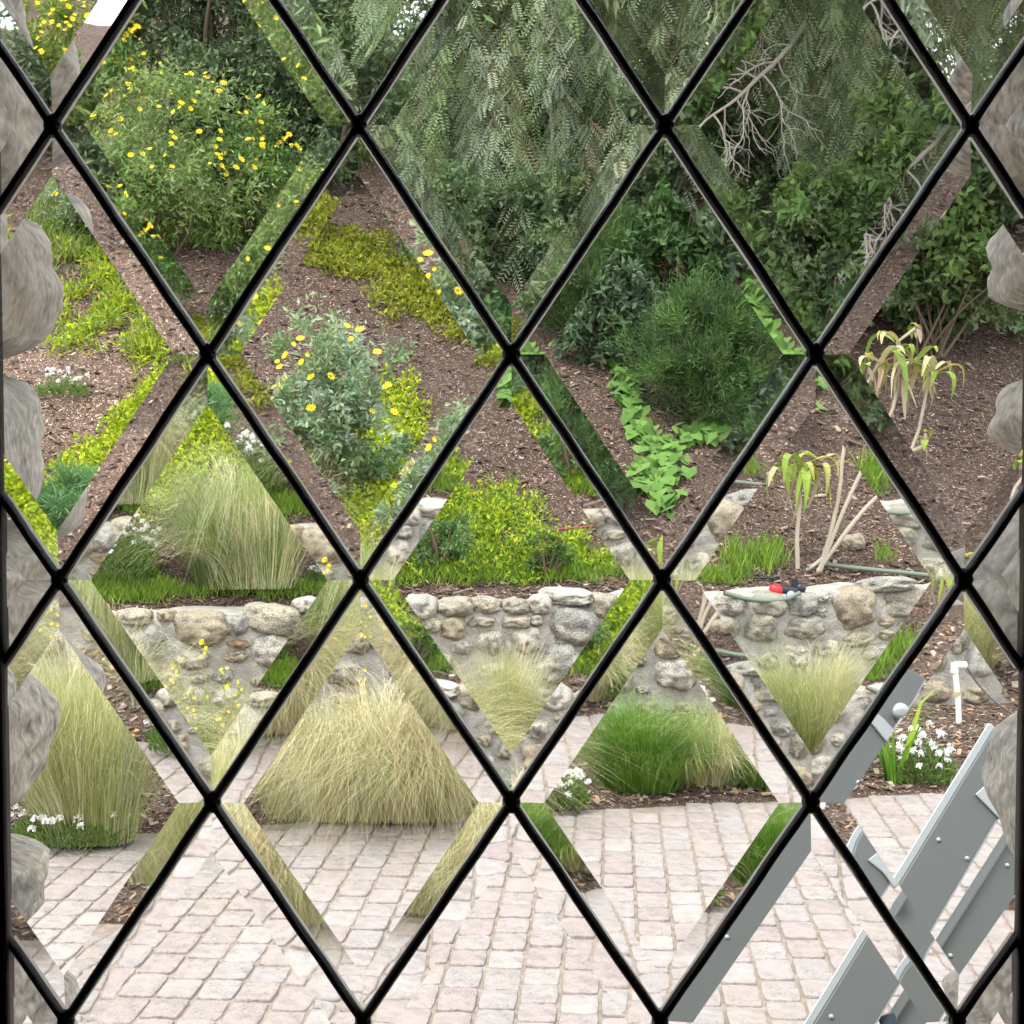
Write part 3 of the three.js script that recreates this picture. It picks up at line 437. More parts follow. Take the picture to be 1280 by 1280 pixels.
cover({ seed: 65, name: 'lime_ground_cover', label: 'green ground cover on the far left slope beside the jamb stones', n: 9000, e: [[120, 330, 50, 60], [105, 410, 45, 50], [150, 390, 45, 40], [160, 290, 50, 40], [185, 445, 30, 25]], cols: [...LIME, [0.18, 0.28, 0.04], [0.25, 0.33, 0.08]], len: 0.07, wid: 0.016, h: 0.1, gap: -0.15 });
cover({ seed: 66, name: 'lime_ground_cover', label: 'lime green band crossing the mulch above the white alyssum', n: 6000, e: [[115, 585, 70, 20, -0.5], [175, 530, 55, 24, -0.7], [215, 490, 35, 22]], cols: LIME, len: 0.035, wid: 0.02, h: 0.08 });
cover({ seed: 67, name: 'yellow_ground_cover', label: 'yellow-green ground cover on the mulch slope below the dark trees', n: 9000, e: [[450, 330, 70, 28, 0.2], [520, 370, 55, 34], [425, 320, 40, 24], [560, 395, 40, 22], [600, 420, 40, 20]], cols: [[0.34, 0.36, 0.02], [0.27, 0.30, 0.025], [0.22, 0.27, 0.03]], len: 0.045, wid: 0.02, h: 0.1 });
cover({ seed: 68, name: 'short_grass', label: 'young grass sprouting on the mulch above the hose', n: 500, e: [[925, 708, 22, 14], [958, 705, 22, 18], [1105, 705, 9, 8]], cols: LAWN, len: 0.12, wid: 0.008, h: 0.02, up: 2 });
// shrubs on the slope, near ones first
cover({ seed: 69, name: 'slope_grass', label: 'loose green grass and weeds on the upper left slope under the daisies', n: 9000, e: [[90, 230, 90, 60], [60, 300, 60, 60], [150, 250, 60, 50], [60, 160, 90, 50], [240, 300, 70, 20]], cols: [[0.24, 0.34, 0.06], [0.30, 0.38, 0.09], [0.19, 0.29, 0.05], [0.38, 0.38, 0.16]], len: 0.13, wid: 0.014, h: 0.06, up: 1.4, gap: -0.5 });
const GREY = [[0.32, 0.41, 0.26], [0.28, 0.38, 0.21], [0.38, 0.46, 0.31], [0.24, 0.35, 0.16]], MID = [[0.18, 0.29, 0.07], [0.21, 0.32, 0.09], [0.15, 0.25, 0.06]], SHRUB = [[0.15, 0.22, 0.09], [0.17, 0.25, 0.11], [0.13, 0.20, 0.08], [0.19, 0.26, 0.13]];
bush({ seed: 71, name: 'daisy_bush', label: 'grey-leaved bush with yellow daisies on the mulch in mid slope', px: 412, base: 640, top: 415, w: 165, n: 7000, clumps: 90, len: 0.06, wid: 0.025, cols: GREY, flowers: 24, flowerLow: 0.1, fs: 0.9 });
bush({ seed: 72, name: 'daisy_bush', label: 'large daisy bush with many yellow flowers high on the slope', px: 205, base: 318, top: 95, w: 300, n: 14000, clumps: 150, len: 0.07, wid: 0.022, cols: [...MID, [0.25, 0.34, 0.11], [0.28, 0.37, 0.13]], flowers: 115, fs: 0.9 });
bush({ seed: 73, name: 'daisy_bush', label: 'dense green bush with a few yellow flowers beside the mulch', px: 328, base: 305, top: 165, w: 150, n: 8000, clumps: 80, len: 0.06, wid: 0.018, cols: [[0.13, 0.24, 0.05], [0.16, 0.28, 0.07], [0.10, 0.19, 0.05]], flowers: 12 });
bush({ seed: 74, name: 'daisy_bush', label: 'yellow flowering bush below the ridge beside the left jamb stones', px: 70, base: 150, top: -10, w: 190, n: 8000, clumps: 80, len: 0.08, wid: 0.03, cols: [[0.30, 0.39, 0.08], [0.25, 0.34, 0.07], [0.35, 0.40, 0.12]], flowers: 140, fs: 1.0 });
bush({ seed: 75, name: 'daisy_bush', label: 'pale green flowering bush at the foot of the large daisy bush', px: 130, base: 300, top: 190, w: 120, n: 4000, clumps: 50, len: 0.07, wid: 0.02, cols: [...GREY, [0.22, 0.3, 0.08]], flowers: 14 });
bush({ seed: 76, name: 'small_shrub', label: 'small grey-green shrub above the wall beside the feather grass', px: 550, base: 715, top: 640, w: 80, n: 2200, clumps: 36, len: 0.035, wid: 0.016, cols: [[0.12, 0.22, 0.06], [0.15, 0.25, 0.08]] });
bush({ seed: 77, name: 'small_shrub', label: 'small dark shrub with yellowing leaves above the wall', px: 682, base: 724, top: 668, w: 56, n: 1200, clumps: 22, len: 0.035, wid: 0.018, cols: [[0.10, 0.19, 0.04], [0.19, 0.25, 0.04], [0.13, 0.22, 0.05]] });
bush({ seed: 78, name: 'rosemary_bush', label: 'dense fine-needled dark green bush above the ivy', px: 884, base: 535, top: 368, w: 165, n: 30000, clumps: 190, len: 0.07, wid: 0.008, up: 0.9, hug: 1.4, cols: [[0.09, 0.17, 0.045], [0.11, 0.21, 0.05], [0.07, 0.14, 0.04]], cr: 0.34 });
bush({ seed: 79, name: 'leafy_shrub', label: 'blue-green leafy shrub beside the fine-needled bush', px: 760, base: 460, top: 330, w: 120, n: 3200, clumps: 60, len: 0.09, wid: 0.045, cols: [[0.12, 0.19, 0.10], [0.15, 0.23, 0.12], [0.09, 0.15, 0.07]] });
bush({ seed: 80, name: 'leafy_shrub', label: 'dark green upright shrub under the hanging pepper foliage', px: 836, base: 420, top: 215, w: 150, n: 6000, clumps: 90, len: 0.10, wid: 0.045, cols: [[0.08, 0.16, 0.045], [0.11, 0.20, 0.06], [0.06, 0.12, 0.035]] });
bush({ seed: 81, name: 'leafy_shrub', label: 'bright leafy vine shrub overhanging the dark hollow', px: 1160, base: 445, top: 225, w: 280, n: 11000, clumps: 130, len: 0.10, wid: 0.055, lift: 1.62, deep: 1.0, cols: [[0.13, 0.21, 0.06], [0.16, 0.26, 0.07], [0.10, 0.17, 0.05]] });
bush({ seed: 82, name: 'leafy_shrub', label: 'dark round-leaved shrub below the bare branches', px: 985, base: 425, top: 255, w: 190, n: 9000, clumps: 100, len: 0.07, wid: 0.045, cols: SHRUB });
bush({ seed: 83, name: 'leafy_shrub', label: 'shadowed shrub at the back of the dark hollow', px: 1190, base: 425, top: 270, w: 330, n: 9000, clumps: 90, len: 0.08, wid: 0.05, cols: SHRUB });
bush({ seed: 88, name: 'leafy_shrub', label: 'dark low shrub at the foot of the pepper curtain above the mulch', px: 600, base: 345, top: 215, w: 200, n: 7000, clumps: 80, len: 0.08, wid: 0.04, cols: SHRUB });
bush({ seed: 89, name: 'leafy_shrub', label: 'dark shrub directly behind the bare hanging twigs', px: 905, base: 300, top: 110, w: 180, n: 8000, clumps: 90, len: 0.08, wid: 0.045, cols: SHRUB });
bush({ seed: 90, name: 'leafy_shrub', label: 'dark shrub tucked behind the blue-green leafy shrub', px: 720, base: 360, top: 230, w: 150, n: 6000, clumps: 70, len: 0.08, wid: 0.04, cols: SHRUB });
bush({ seed: 98, name: 'ridge_shrub', label: 'loose light green shrub standing on the ridge against the sky', px: -70, base: 10, top: -95, w: 190, n: 3200, clumps: 50, len: 0.1, wid: 0.035, cols: MID });
bush({ seed: 84, name: 'small_shrub', label: 'lavender-like tuft with narrow blue-green leaves above the wall', px: 86, base: 690, top: 590, w: 90, n: 1800, clumps: 30, len: 0.14, wid: 0.010, up: 1.6, cols: [[0.14, 0.27, 0.10], [0.18, 0.32, 0.10]] });
bush({ seed: 85, name: 'oak_shrub', label: 'dark small-leaved shrub behind the yellow daisies', px: 300, base: 215, top: 60, w: 200, n: 11000, clumps: 120, len: 0.075, wid: 0.05, cols: [[0.11, 0.16, 0.07], [0.14, 0.20, 0.09], [0.08, 0.12, 0.05]] });
bush({ seed: 86, name: 'oak_shrub', label: 'round-leaved grey-green shrub at the right of the daisies', px: 385, base: 225, top: 85, w: 130, n: 6500, clumps: 80, len: 0.08, wid: 0.055, cols: [[0.13, 0.18, 0.08], [0.16, 0.22, 0.11], [0.10, 0.15, 0.06]] });
bush({ seed: 87, name: 'ridge_tree', label: 'soft grey-green tree below the ridge at the left', px: 270, base: 120, top: -120, w: 260, n: 14000, clumps: 130, len: 0.12, wid: 0.035, up: -0.3, cols: [[0.16, 0.22, 0.11], [0.13, 0.19, 0.09], [0.2, 0.26, 0.14]], category: 'tree', thick: 3 });
[[480, 190, 20, 230], [600, 200, 10, 240], [730, 200, -20, 260], [540, 120, -140, 300], [860, 200, 0, 260], [1000, 210, 20, 250], [1180, 200, -10, 280], [700, 100, -180, 300], [900, 100, -170, 320], [1100, 100, -160, 320], [400, 120, -130, 220]].forEach(([px, base, top, w], i) =>
  bush({ seed: 500 + i, name: 'background_shrub', label: 'leafy shrub filling the slope behind the hanging pepper foliage', group: 'shrubs behind the pepper tree', px, base, top, w, n: 8000, clumps: 100, len: 0.12, wid: 0.04, cols: SHRUB, mat: dryMat, thick: 2 }));
// ivy creeping on the mulch
{
  const r = rng(91), b = hill(820, 600), g = thing('ivy', 'ivy with glossy heart-shaped leaves creeping down the mulch', 'ivy', undefined, b), shp = [];
  for (let v = 0; v < 4; v++) { const L = new Leaves(), c = jit([[0.11, 0.23, 0.035], [0.14, 0.28, 0.045], [0.09, 0.19, 0.03], [0.17, 0.31, 0.06]][v], r, 0.1), o = [[0, 0], [0.5, -0.25], [0.62, 0.15], [0.3, 0.6], [0, 1], [-0.3, 0.6], [-0.62, 0.15], [-0.5, -0.25]]; for (let i = 1; i < 7; i++) { const P = (q) => V(q[0] * 0.075, 0.01 - Math.abs(q[0]) * 0.02, q[1] * 0.075); L.tri(P(o[0]), P(o[i]), P(o[i + 1]), V(0, 1, 0), c); } L.tri(V(0, 0.01, 0), V(0, 0.01, 0.075), V(0.02, 0, 0.05), V(0, 1, 0), c); shp.push(L.build('x', leafMat).geometry); }
  const path = [[778, 462], [780, 485], [784, 508], [790, 528], [800, 545], [812, 560], [826, 572], [806, 588], [800, 608], [818, 622], [838, 612], [856, 560], [876, 548], [896, 545], [832, 640], [846, 592]];
  for (let i = 0; i < 300; i++) { const q = pick(path, r), p = hill(q[0] + (r() + r() - 1) * 19, q[1] + (r() + r() - 1) * 17), m = mesh('leaf', pick(shp, r), leafMat, g); m.position.copy(p).sub(b).add(V(0, 0.02 + r() * 0.07, 0)); m.rotation.set(0.75 + (r() - 0.5) * 0.9, (r() - 0.5) * 2.6, (r() - 0.5) * 0.9, 'YXZ'); m.scale.setScalar(0.75 + r() * 0.6); }
  const st = path.slice(0, 11).map((q, i) => hill(q[0], q[1]).sub(b).add(V(0, 0.015, 0))); mesh('stem', tube(st, 0.005, 0.003, 40, 5), mat([0.2, 0.17, 0.08], 0.9), g);
}
// wilting cane plants with long leaves, and bare pale canes
function cane(o) {
  const r = rng(o.seed), b = hill(...o.base), Z = -b.z - 0.0, k = Z / F, g = thing('cane_plant', o.label, 'plant', undefined, b), W = (q) => V((q[0] - o.base[0]) * k, (o.base[1] - q[1]) * k, (q[2] ?? 0)), bark = mat([0.50, 0.44, 0.34], 0.9, { bumpMap: mortarBump, bumpScale: 0.004 });
  for (const s of o.stems) { const pts = s.map(W); mesh('stem', tube(pts, o.r ?? 0.016, (o.r ?? 0.016) * 0.6, 12, 7), bark, g); }
  for (const [px, py, n, L0] of o.tufts ?? []) for (let i = 0; i < n; i++) {
    const a = i / n * 6.283 + r() * 0.7, c = W([px, py]), L = new Leaves(), dead = r() < (o.dead ?? 0.25), len = L0 * (0.5 + r() * 0.6), out = V(Math.cos(a), 0, Math.sin(a)), pts = [];
    const rise = 0.3 + r() * 0.75, fall = 0.7 + r() * 0.8, c0 = c.clone().add(V((r() - 0.5) * 0.03, (r() - 0.6) * 0.09, 0)), far = 0.6 + r() * 0.5, curl = (r() - 0.5) * 0.8;
    for (let j = 0; j <= 7; j++) { const t = j / 7; pts.push(c0.clone().addScaledVector(out, len * (dead ? 0.22 : far) * Math.sin(Math.min(1.5, t * 1.6))).add(V(curl * len * t * t * Math.sin(a), dead ? -len * t * 0.95 + len * 0.1 * Math.sin(t * 4) : len * (rise * t - fall * t * t * t), curl * len * t * t * Math.cos(a)))); }
    const col = dead ? pick([[0.42, 0.32, 0.20], [0.50, 0.42, 0.30]], r) : jit(pick([[0.34, 0.42, 0.06], [0.26, 0.38, 0.06], [0.46, 0.46, 0.12], [0.22, 0.34, 0.06], [0.58, 0.50, 0.27]], r), r, 0.15), N = 7, side = V(-Math.sin(a), 0, Math.cos(a)), wd = dead ? 0.028 : 0.038 + 0.02 * r();
    for (let j = 0; j < N; j++) { const f = (t) => wd * Math.pow(Math.sin(Math.PI * clamp(t * 0.93 + 0.05, 0, 1)), 0.8) / 2, p = pts[j], q = pts[j + 1], wa = f(j / N), wb = f((j + 1) / N), dn = V(0, -0.3, 0), nn = V().subVectors(q, p).cross(side).normalize().negate(); for (const s of [-1, 1]) { const pa = p.clone().addScaledVector(side, s * wa).addScaledVector(nn, wa * 0.4), qb = q.clone().addScaledVector(side, s * wb).addScaledVector(nn, wb * 0.4); L.tri(p, pa, qb, nn, col); L.tri(p, qb, q, nn, col); } }
    L.build('leaf', leafMat, g).userData.label = dead ? 'brown shrivelled leaf' : undefined;
  }
  g.traverse((m) => { if (m.userData && m.userData.label === undefined) delete m.userData.label; });
}
cane({ seed: 96, label: 'small wilting plant on a single pale cane above the wall', base: [997, 712], stems: [[[997, 712], [996, 670], [999, 620], [992, 592]]], tufts: [[992, 592, 10, 0.27], [1004, 586, 9, 0.25], [978, 592, 7, 0.24], [1022, 580, 7, 0.24]], dead: 0.18, r: 0.015 });
cane({ seed: 97, label: 'tall plant of forked pale canes with a wide wilting yellow-tan leaf crown', base: [1022, 722], stems: [[[1022, 722], [1035, 680], [1048, 620], [1054, 560], [1078, 490], [1100, 450]], [[1024, 720], [1042, 670], [1062, 622], [1084, 575], [1112, 520], [1122, 470], [1118, 432], [1140, 415]], [[1022, 718], [1050, 678], [1078, 642], [1112, 606], [1142, 555], [1154, 500], [1160, 466]], [[1130, 570], [1152, 560], [1155, 545]], [[1030, 700], [1015, 712], [1008, 716]]], tufts: [[1098, 450, 10, 0.22], [1118, 436, 11, 0.2], [1124, 468, 10, 0.22], [1138, 456, 9, 0.22], [1160, 464, 13, 0.27], [1142, 416, 6, 0.09], [1155, 548, 6, 0.11], [1085, 462, 6, 0.15]], dead: 0.4, r: 0.014 });
// ---------------------------------------------------------------- pepper tree: trunk, limbs, hanging strands
{
  const r = rng(111), b = hill(700, 372), g = thing('pepper_tree', 'large pepper tree with grey-green foliage hanging in curtains', 'tree', undefined, b), bark = mat([0.13, 0.105, 0.08], 0.95, { bumpMap: stoneBump, bumpScale: 0.02 });
  const rel = (px, py, Z) => at(px, py, Z).sub(b);
  mesh('trunk', tube([V(0, 0.2, -3.0), V(0.15, 2.0, -3.0), V(-0.1, 3.2, -2.8), V(0.2, 4.4, -2.4)], 0.2, 0.13, 16, 10), bark, g);
  for (const q of [[[640, -150, 14.5], [520, -260, 14]], [[850, -140, 14.5], [960, -220, 13.6]], [[900, -40, 15], [1080, -160, 14.6], [1220, -240, 12], [1180, -420, 9.8]], [[560, 20, 15], [470, -80, 15]]]) mesh('limb', tube([V(0.05, 3.8, -2.6), ...q.map((p) => rel(...p))], 0.11, 0.04, 14, 7), bark, g);
  { // dead limb with fine hanging twigs, in front of the curtain
    const dead = mat([0.42, 0.38, 0.33], 0.95), k = 12.6 / F;
    const main = [[1006, 30, 12.9], [980, 66, 12.7], [945, 100, 12.6], [915, 128, 12.5], [888, 146, 12.5], [872, 160, 12.5]].map((p) => rel(...p)); mesh('bare_branch', tube(main, 0.026, 0.008, 24, 7), dead, g);
    const curve = new THREE.CatmullRomCurve3(main), gs = [];
    const twig = (p, d, len, rad, lvl) => { const pts = [p.clone()]; let q = p.clone(), e = d.clone(); for (let j = 0; j < 5; j++) { e.add(randDir(r).multiplyScalar(0.45)).add(V(0, -0.12, 0)).normalize(); q = q.clone().addScaledVector(e, len / 5); pts.push(q); if (lvl > 0 && r() < 0.75) twig(q, e.clone().add(randDir(r).multiplyScalar(0.9)).normalize(), len * (0.45 + r() * 0.3), rad * 0.6, lvl - 1); } gs.push(plainGeo(tube(pts, rad, rad * 0.4, 10, 5))); };
    for (let j = 0; j < 8; j++) { const t = 0.25 + 0.73 * j / 7; twig(curve.getPoint(t), V((r() - 0.6) * 0.8, -0.5 - r() * 0.7, (r() - 0.3) * 0.6).normalize(), (60 + r() * 70) * k, 0.0095, 2); }
    for (let j = 0; j < 4; j++) twig(curve.getPoint(0.15 + j * 0.12), V(-0.4 - r() * 0.4, 0.4 * r(), 0.2).normalize(), 80 * k, 0.010, 1);
    mesh('twigs', mergeGeometries(gs), dead, g);
  }
  for (const q of [[[600, 74, 13], [625, 72, 13], [660, 68, 13.2]], [[688, 130, 13.5], [690, 190, 13.4], [682, 240, 13.4], [690, 260, 13.4]], [[640, 330, 13], [641, 350, 13], [639, 366, 13]]]) mesh('bare_branch', tube(q.map((p) => rel(...p)), 0.016, 0.007, 10, 6), mat([0.36, 0.31, 0.26], 0.95), g);
  // lower edge of the curtain in the picture
  const low = [[455, 120], [490, 190], [540, 260], [580, 350], [640, 345], [700, 375], [745, 300], [800, 215], [850, 130], [890, 70], [960, 90], [1000, 190], [1040, 280], [1090, 300], [1140, 225], [1200, 215], [1280, 150], [1420, 120]];
  const lowAt = (px) => { for (let i = 0; i + 1 < low.length; i++) if (px <= low[i + 1][0]) return lerp(low[i][1], low[i + 1][1], clamp((px - low[i][0]) / (low[i + 1][0] - low[i][0]), 0, 1)); return 120; };
  const cols = [[0.28, 0.35, 0.20], [0.33, 0.41, 0.25], [0.23, 0.31, 0.15], [0.37, 0.43, 0.29], [0.25, 0.36, 0.14]], L = new Leaves();
  for (let i = 0; i < 1500; i++) {
    const px = 455 + r() * 900, Z = 12.4 + r() * 3.6, bot = lowAt(px) + 55 - Math.pow(r(), 1.15) * 360 + (r() - 0.5) * 40, len = 0.5 + r() * 0.9, p0 = rel(px, bot, Z).add(V(0, len, 0)), base = jit(pick(r() < 0.06 ? [[0.30, 0.22, 0.12]] : cols, r), r, 0.15), sway = V((r() - 0.5) * 0.12, 0, (r() - 0.5) * 0.12);
    const steps = Math.round(len / 0.058), pt = (t) => V(p0.x + sway.x * t * t + 0.02 * Math.sin(t * 6 + i), p0.y - len * t, p0.z + sway.z * t * t);
    L.blade([pt(0), pt(0.3), pt(0.6), pt(1)], 0.006, [0.2, 0.17, 0.1], V(1, 0, 0));
    for (let s = 0; s < steps; s++) {
      const t = s / steps, a = s * 2.4 + r(), q = pt(t), d = V(Math.cos(a) * 0.6, -0.75 - r() * 0.4, Math.sin(a) * 0.6).normalize(), sd = perp(d, r), ll = 0.13 + r() * 0.10, c = jit(base, r, 0.2), K = 6;
      for (let m = 0; m < K; m++) { const u = (m + 0.7) / K, o = q.clone().addScaledVector(d, ll * u), fl = 0.060 * (1 - 0.4 * Math.abs(u - 0.45)); for (const sg of [-1, 1]) { const e = sd.clone().multiplyScalar(sg).addScaledVector(d, 0.75).normalize(), nn = V().crossVectors(e, d).normalize(); L.tri(o, o.clone().addScaledVector(e, fl * 0.5).addScaledVector(d, 0.016), o.clone().addScaledVector(e, fl), nn, c); } }
    }
  }
  L.build('hanging_foliage', leafMat, g);
  // the upper crown, over the picture: leafy sprays in clumps
  const U = new Leaves();
  for (let c = 0; c < 150; c++) { const p = rel(420 + r() * 1000, -60 - r() * 620, 12 + r() * 5.5), rad = 0.35 + r() * 0.45, base = jit(pick(cols, r), r, 0.15); for (let i = 0; i < 330; i++) { const e = randDir(r).multiplyScalar(rad * Math.pow(r(), 0.5)), d = randDir(r).add(V(0, -0.8, 0)).normalize(); U.leaf(p.clone().add(e), d, perp(d, r), 0.16, 0.035, jit(base, r, 0.2)); } }
  for (let c = 0; c < 110; c++) { const p = rel(760 + r() * 760, -190 - r() * 700, 9.3 + r() * 3.5), rad = 0.3 + r() * 0.4, base = jit(pick(cols, r), r, 0.15); for (let i = 0; i < 330; i++) { const e = randDir(r).multiplyScalar(rad * Math.pow(r(), 0.5)), d = randDir(r).add(V(0, -0.8, 0)).normalize(); U.leaf(p.clone().add(e), d, perp(d, r), 0.16, 0.035, jit(base, r, 0.2)); } }  // nearer crown clumps, out of view, added to shade the right-hand slope
  U.build('crown', dryMat, g);
}
// ---------------------------------------------------------------- bits and pieces
{ // garden hose lying along the wall top
  const P = (px, py, up = 0.02) => { const p = hill(px, py); p.y = Math.max(p.y, hillH(p.x, -p.z)) + up; return p; };
  const pts = [[905, 741], [930, 748], [960, 751], [985, 748], [1000, 741]].map(([a, b]) => at(a, b, wallZ(at(a, b, 8.4).x) - 0.035)), pts2 = [P(1008, 722), P(1030, 717), P(1060, 718), P(1100, 725), P(1150, 730), P(1200, 734), P(1260, 730)].map((p) => p.add(V(0, 0.02, 0)));
  const hose = thing('garden_hose', 'grey-green garden hose lying over the wall top', 'hose'); const hm = mat([0.16, 0.20, 0.15], 0.5);
  mesh('hose_length', tube(pts, 0.013, 0.013, 40, 8), hm, hose); mesh('hose_length', tube(pts2, 0.013, 0.013, 50, 8), hm, hose); mesh('hose_length', tube([P(918, 728), P(945, 731), P(966, 733)], 0.007, 0.007, 20, 6), mat([0.02, 0.025, 0.02], 0.5), hose);
  const v = thing('hose_valve', 'red and black hose valve resting on the wall', 'valve', undefined, at(985, 738, wallZ(0.9 * 1.6) + 0.06)); v.scale.setScalar(1.2); const blk = mat([0.02, 0.02, 0.025], 0.4), red = mat([0.55, 0.02, 0.03], 0.4);
  mesh('knob', new THREE.LatheGeometry([[0, -0.03], [0.024, -0.028], [0.03, -0.012], [0.03, 0.012], [0.02, 0.028], [0, 0.03]].map((p) => new THREE.Vector2(...p)), 16).rotateZ(1.3).translate(-0.055, 0, 0), red, v);
  mesh('body', mergeGeometries([plainGeo(new THREE.CylinderGeometry(0.021, 0.024, 0.075, 14).rotateZ(1.4)), plainGeo(new THREE.CylinderGeometry(0.016, 0.016, 0.06, 12).translate(0.03, 0.02, 0)), plainGeo(new THREE.SphereGeometry(0.026, 12, 8).translate(0.055, 0.01, 0))]), blk, v);
  mesh('coupling', new THREE.CylinderGeometry(0.018, 0.02, 0.05, 14).rotateX(1.2).translate(0.005, -0.022, 0.03), mat([0.35, 0.38, 0.42], 0.35, { metalness: 0.6 }), v);
  const b = bed(1199, 900), Zp = -b.z, k = Zp / F, pipe = thing('white_pipe', 'white plastic irrigation pipe rising by the wall', 'pipe', undefined, b), wm = mat([0.78, 0.77, 0.73], 0.45);
  mesh('riser', tube([V(0, -0.05, 0), V(-0.01, 0.12, 0), V(-0.025, 66 * k, -0.01)], 0.0155, 0.0155, 10, 12), wm, pipe); mesh('elbow', mergeGeometries([plainGeo(new THREE.CylinderGeometry(0.021, 0.021, 0.05, 14).translate(-0.025, 66 * k, -0.01)), plainGeo(new THREE.CylinderGeometry(0.021, 0.021, 0.06, 14).rotateZ(Math.PI / 2).translate(0.005, 69 * k, -0.01))]), wm, pipe); mesh('coupling', new THREE.CylinderGeometry(0.019, 0.019, 0.02, 12).translate(-0.015, 0.14, 0), mat([0.5, 0.42, 0.2], 0.6), pipe);
  const cb = thing('black_cable', 'thin dark cable running from the white pipe along the wall', 'cable'); const c0 = b.clone().add(V(0.03, 69 * k, 0)); mesh('cable_length', tube([c0, at(1225, 858, Zp), at(1250, 882, Zp - 0.05), at(1290, 905, Zp - 0.1)], 0.006, 0.006, 24, 6), mat([0.10, 0.10, 0.10], 0.6), cb);
  const st = thing('red_stake', 'thin red-brown stake lying on the mulch', 'stake'); mesh('rod', tube([hill(695, 668).add(V(0, 0.02, 0)), hill(745, 666).add(V(0, 0.03, 0))], 0.008, 0.007, 6, 6), mat([0.25, 0.07, 0.05], 0.7), st);
  const rk = mesh('garden_rock', rock(0.07, 0.05, 0.06, 9, 3, 0.2), stoneMat('tan', ST.tan)); rk.position.copy(hill(1066, 688)).add(V(0, 0.025, 0)); rk.userData = { label: 'fist-sized tan rock lying on the mulch by the bare canes', category: 'rock' }; scene.add(rk);
  const tw = thing('fallen_twig', 'pale fallen twig at the wall top beside the small shrub', 'twig'); mesh('rod', tube([hill(503, 715).add(V(0, 0.06, 0)), hill(520, 726).add(V(0, 0.04, 0)), hill(536, 738).add(V(0, 0.02, 0))], 0.006, 0.004, 8, 5), mat([0.4, 0.32, 0.22], 0.9), tw);
}
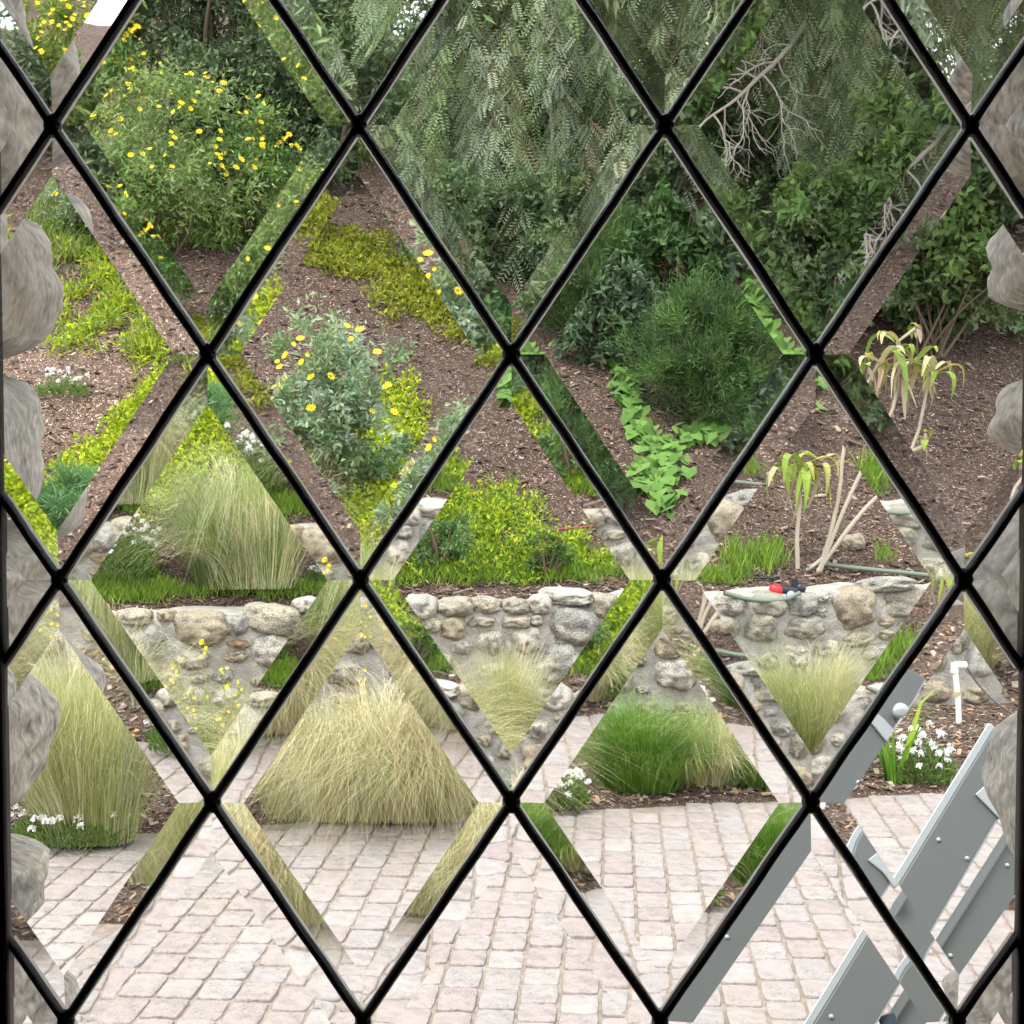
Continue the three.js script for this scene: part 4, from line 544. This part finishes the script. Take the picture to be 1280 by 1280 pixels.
{ // ladder leaning outside, to the right of the window
  const lad = thing('metal_ladder', 'grey metal ladder leaning outside the window, wide parallel channel rails', 'ladder'), gm = mat([0.125, 0.142, 0.142], 0.5, { metalness: 0.1 }), lm = mat([0.42, 0.47, 0.49], 0.35, { metalness: 0.3 }), dk = mat([0.03, 0.05, 0.07], 0.5);
  // rail: web between two lines of the picture, with flanges turned back
  function rail(l0, l1, w0, w1, Z0, Z1, t0 = -2.9, t1 = 1.35) {
    const a = at(...l0, Z0), b = at(...l1, Z1), u = b.clone().sub(a), len = u.length(); u.normalize(); const c = at(l0[0] + w0, l0[1], Z0).sub(a), side = c.addScaledVector(u, -c.dot(u)), W = side.length(); side.normalize(); const n = V().crossVectors(side, u).normalize(); if (n.z < 0) n.negate();
    const g = new THREE.Group(); g.name = 'rail'; lad.add(g); const M = new THREE.Matrix4().makeBasis(side, u, V().crossVectors(side, u)); const s0 = Math.max(t0 * len, -(a.y - 0.015) / u.y), s1 = t1 * len, L = s1 - s0, bx = (name, w, h, d, x, y, z, m) => { const o = mesh(name, new RoundedBoxGeometry(w, h, d, 2, Math.min(w, d) * 0.3), m, g); o.position.set(x, y, z); return o; };
    bx('web', W, L, 0.003, W / 2, (s0 + s1) / 2, 0, gm); bx('flange', 0.004, L, 0.026, -0.0005, (s0 + s1) / 2, -0.0125, lm); bx('flange', 0.004, L, 0.026, W + 0.0005, (s0 + s1) / 2, -0.0125, lm); bx('lip', 0.010, L, 0.004, -0.007, (s0 + s1) / 2, 0.0005, lm);
    M.setPosition(a); g.applyMatrix4(M); return { a, u, side, W, M, n };
  }
  const r1 = rail([1018, 1280], [1189, 1000], 74, 62, 2.0, 2.14), r2 = rail([1116, 1280], [1287, 1010], 74, 62, 2.03, 2.17);
  const loc = (R, x, y, z) => V(x, y, z).applyMatrix4(R.M), q = new THREE.Quaternion().setFromRotationMatrix(r1.M);
  for (const y of [0.05, 0.62, -0.5]) { const p = loc(r1, 0.088, y, -0.012), m = mesh('spreader', new RoundedBoxGeometry(0.05, 0.022, 0.008, 2, 0.002), dk, lad); m.position.copy(p); m.quaternion.copy(q); m.rotateZ(-0.7); }
  const rg = new THREE.SphereGeometry(0.0035, 10, 6); for (const [R, x, y] of [[r1, 0.012, 0.30], [r1, 0.055, 0.30], [r1, 0.012, 0.02], [r1, 0.058, 0.02], [r2, 0.014, 0.12], [r2, 0.058, 0.12], [r2, 0.014, 0.27], [r1, 0.035, -0.14]]) { const m = mesh('rivet', rg, lm, lad); m.position.copy(loc(R, x, y, 0.0015)); }
  { const m = mesh('seam', new THREE.BoxGeometry(0.064, 0.003, 0.0012), lm, lad); m.position.copy(loc(r2, 0.036, 0.10, 0.0018)); m.quaternion.copy(q); }
  const kn = mesh('knob', new THREE.LatheGeometry([[0, -0.007], [0.009, -0.007], [0.011, -0.003], [0.011, 0.003], [0.009, 0.006], [0, 0.007]].map((p) => new THREE.Vector2(...p)), 20).rotateX(Math.PI / 2), lm, lad); kn.position.copy(loc(r1, 0.054, 0.418, 0.012)); kn.quaternion.copy(q);
  const br = mesh('bracket', new RoundedBoxGeometry(0.05, 0.018, 0.004, 2, 0.0015), lm, lad); br.position.copy(loc(r1, 0.048, 0.385, 0.004)); br.quaternion.copy(q); br.rotateZ(-0.25);
}
// loose bark and dry leaves on mulch and bed
{
  const r = rng(131), mk = (name, label, n, size, place, cols) => {
    const g = new THREE.BufferGeometry(), o = new THREE.InstancedMesh(new THREE.BoxGeometry(1, 0.14, 0.4), new THREE.MeshStandardMaterial({ roughness: 0.95 }), n), M = new THREE.Matrix4();
    for (let i = 0; i < n; i++) { const p = place(); M.compose(p, new THREE.Quaternion().setFromEuler(new THREE.Euler((r() - 0.5) * 0.9, r() * 6.283, (r() - 0.5) * 0.9)), V(1, 1, 1).multiplyScalar(size * (0.4 + r() * r() * 1.3))); o.setMatrixAt(i, M); const c = jit(pick(cols, r), r, 0.25); o.setColorAt(i, C(...c)); }
    o.name = name; shadow(o); o.userData = { kind: 'stuff', label, category: 'mulch' }; scene.add(o);
  };
  const BARK = [[0.12, 0.08, 0.055], [0.17, 0.12, 0.09], [0.22, 0.165, 0.125], [0.09, 0.06, 0.045], [0.40, 0.33, 0.26]];
  mk('bark_mulch', 'brown bark chips covering the slope', 26000, 0.045, () => { const x = -5.5 + r() * 11.5, Z = wallZ(x) + 0.3 + Math.pow(r(), 1.4) * 7.5; return V(x, hillH(x, Z) + 0.006, -Z); }, BARK);
  mk('leaf_litter', 'bark chips and dry leaves in the planting bed', 9000, 0.034, () => { const x = -2.8 + r() * 6, Z = edgeZ(x) + 0.02 + r() * (wallZ(x) - edgeZ(x) - 0.05); return V(x, bedH(x, Z) + 0.006, -Z); }, [...BARK, [0.34, 0.22, 0.12]]);
}
renderer.render(scene, camera);
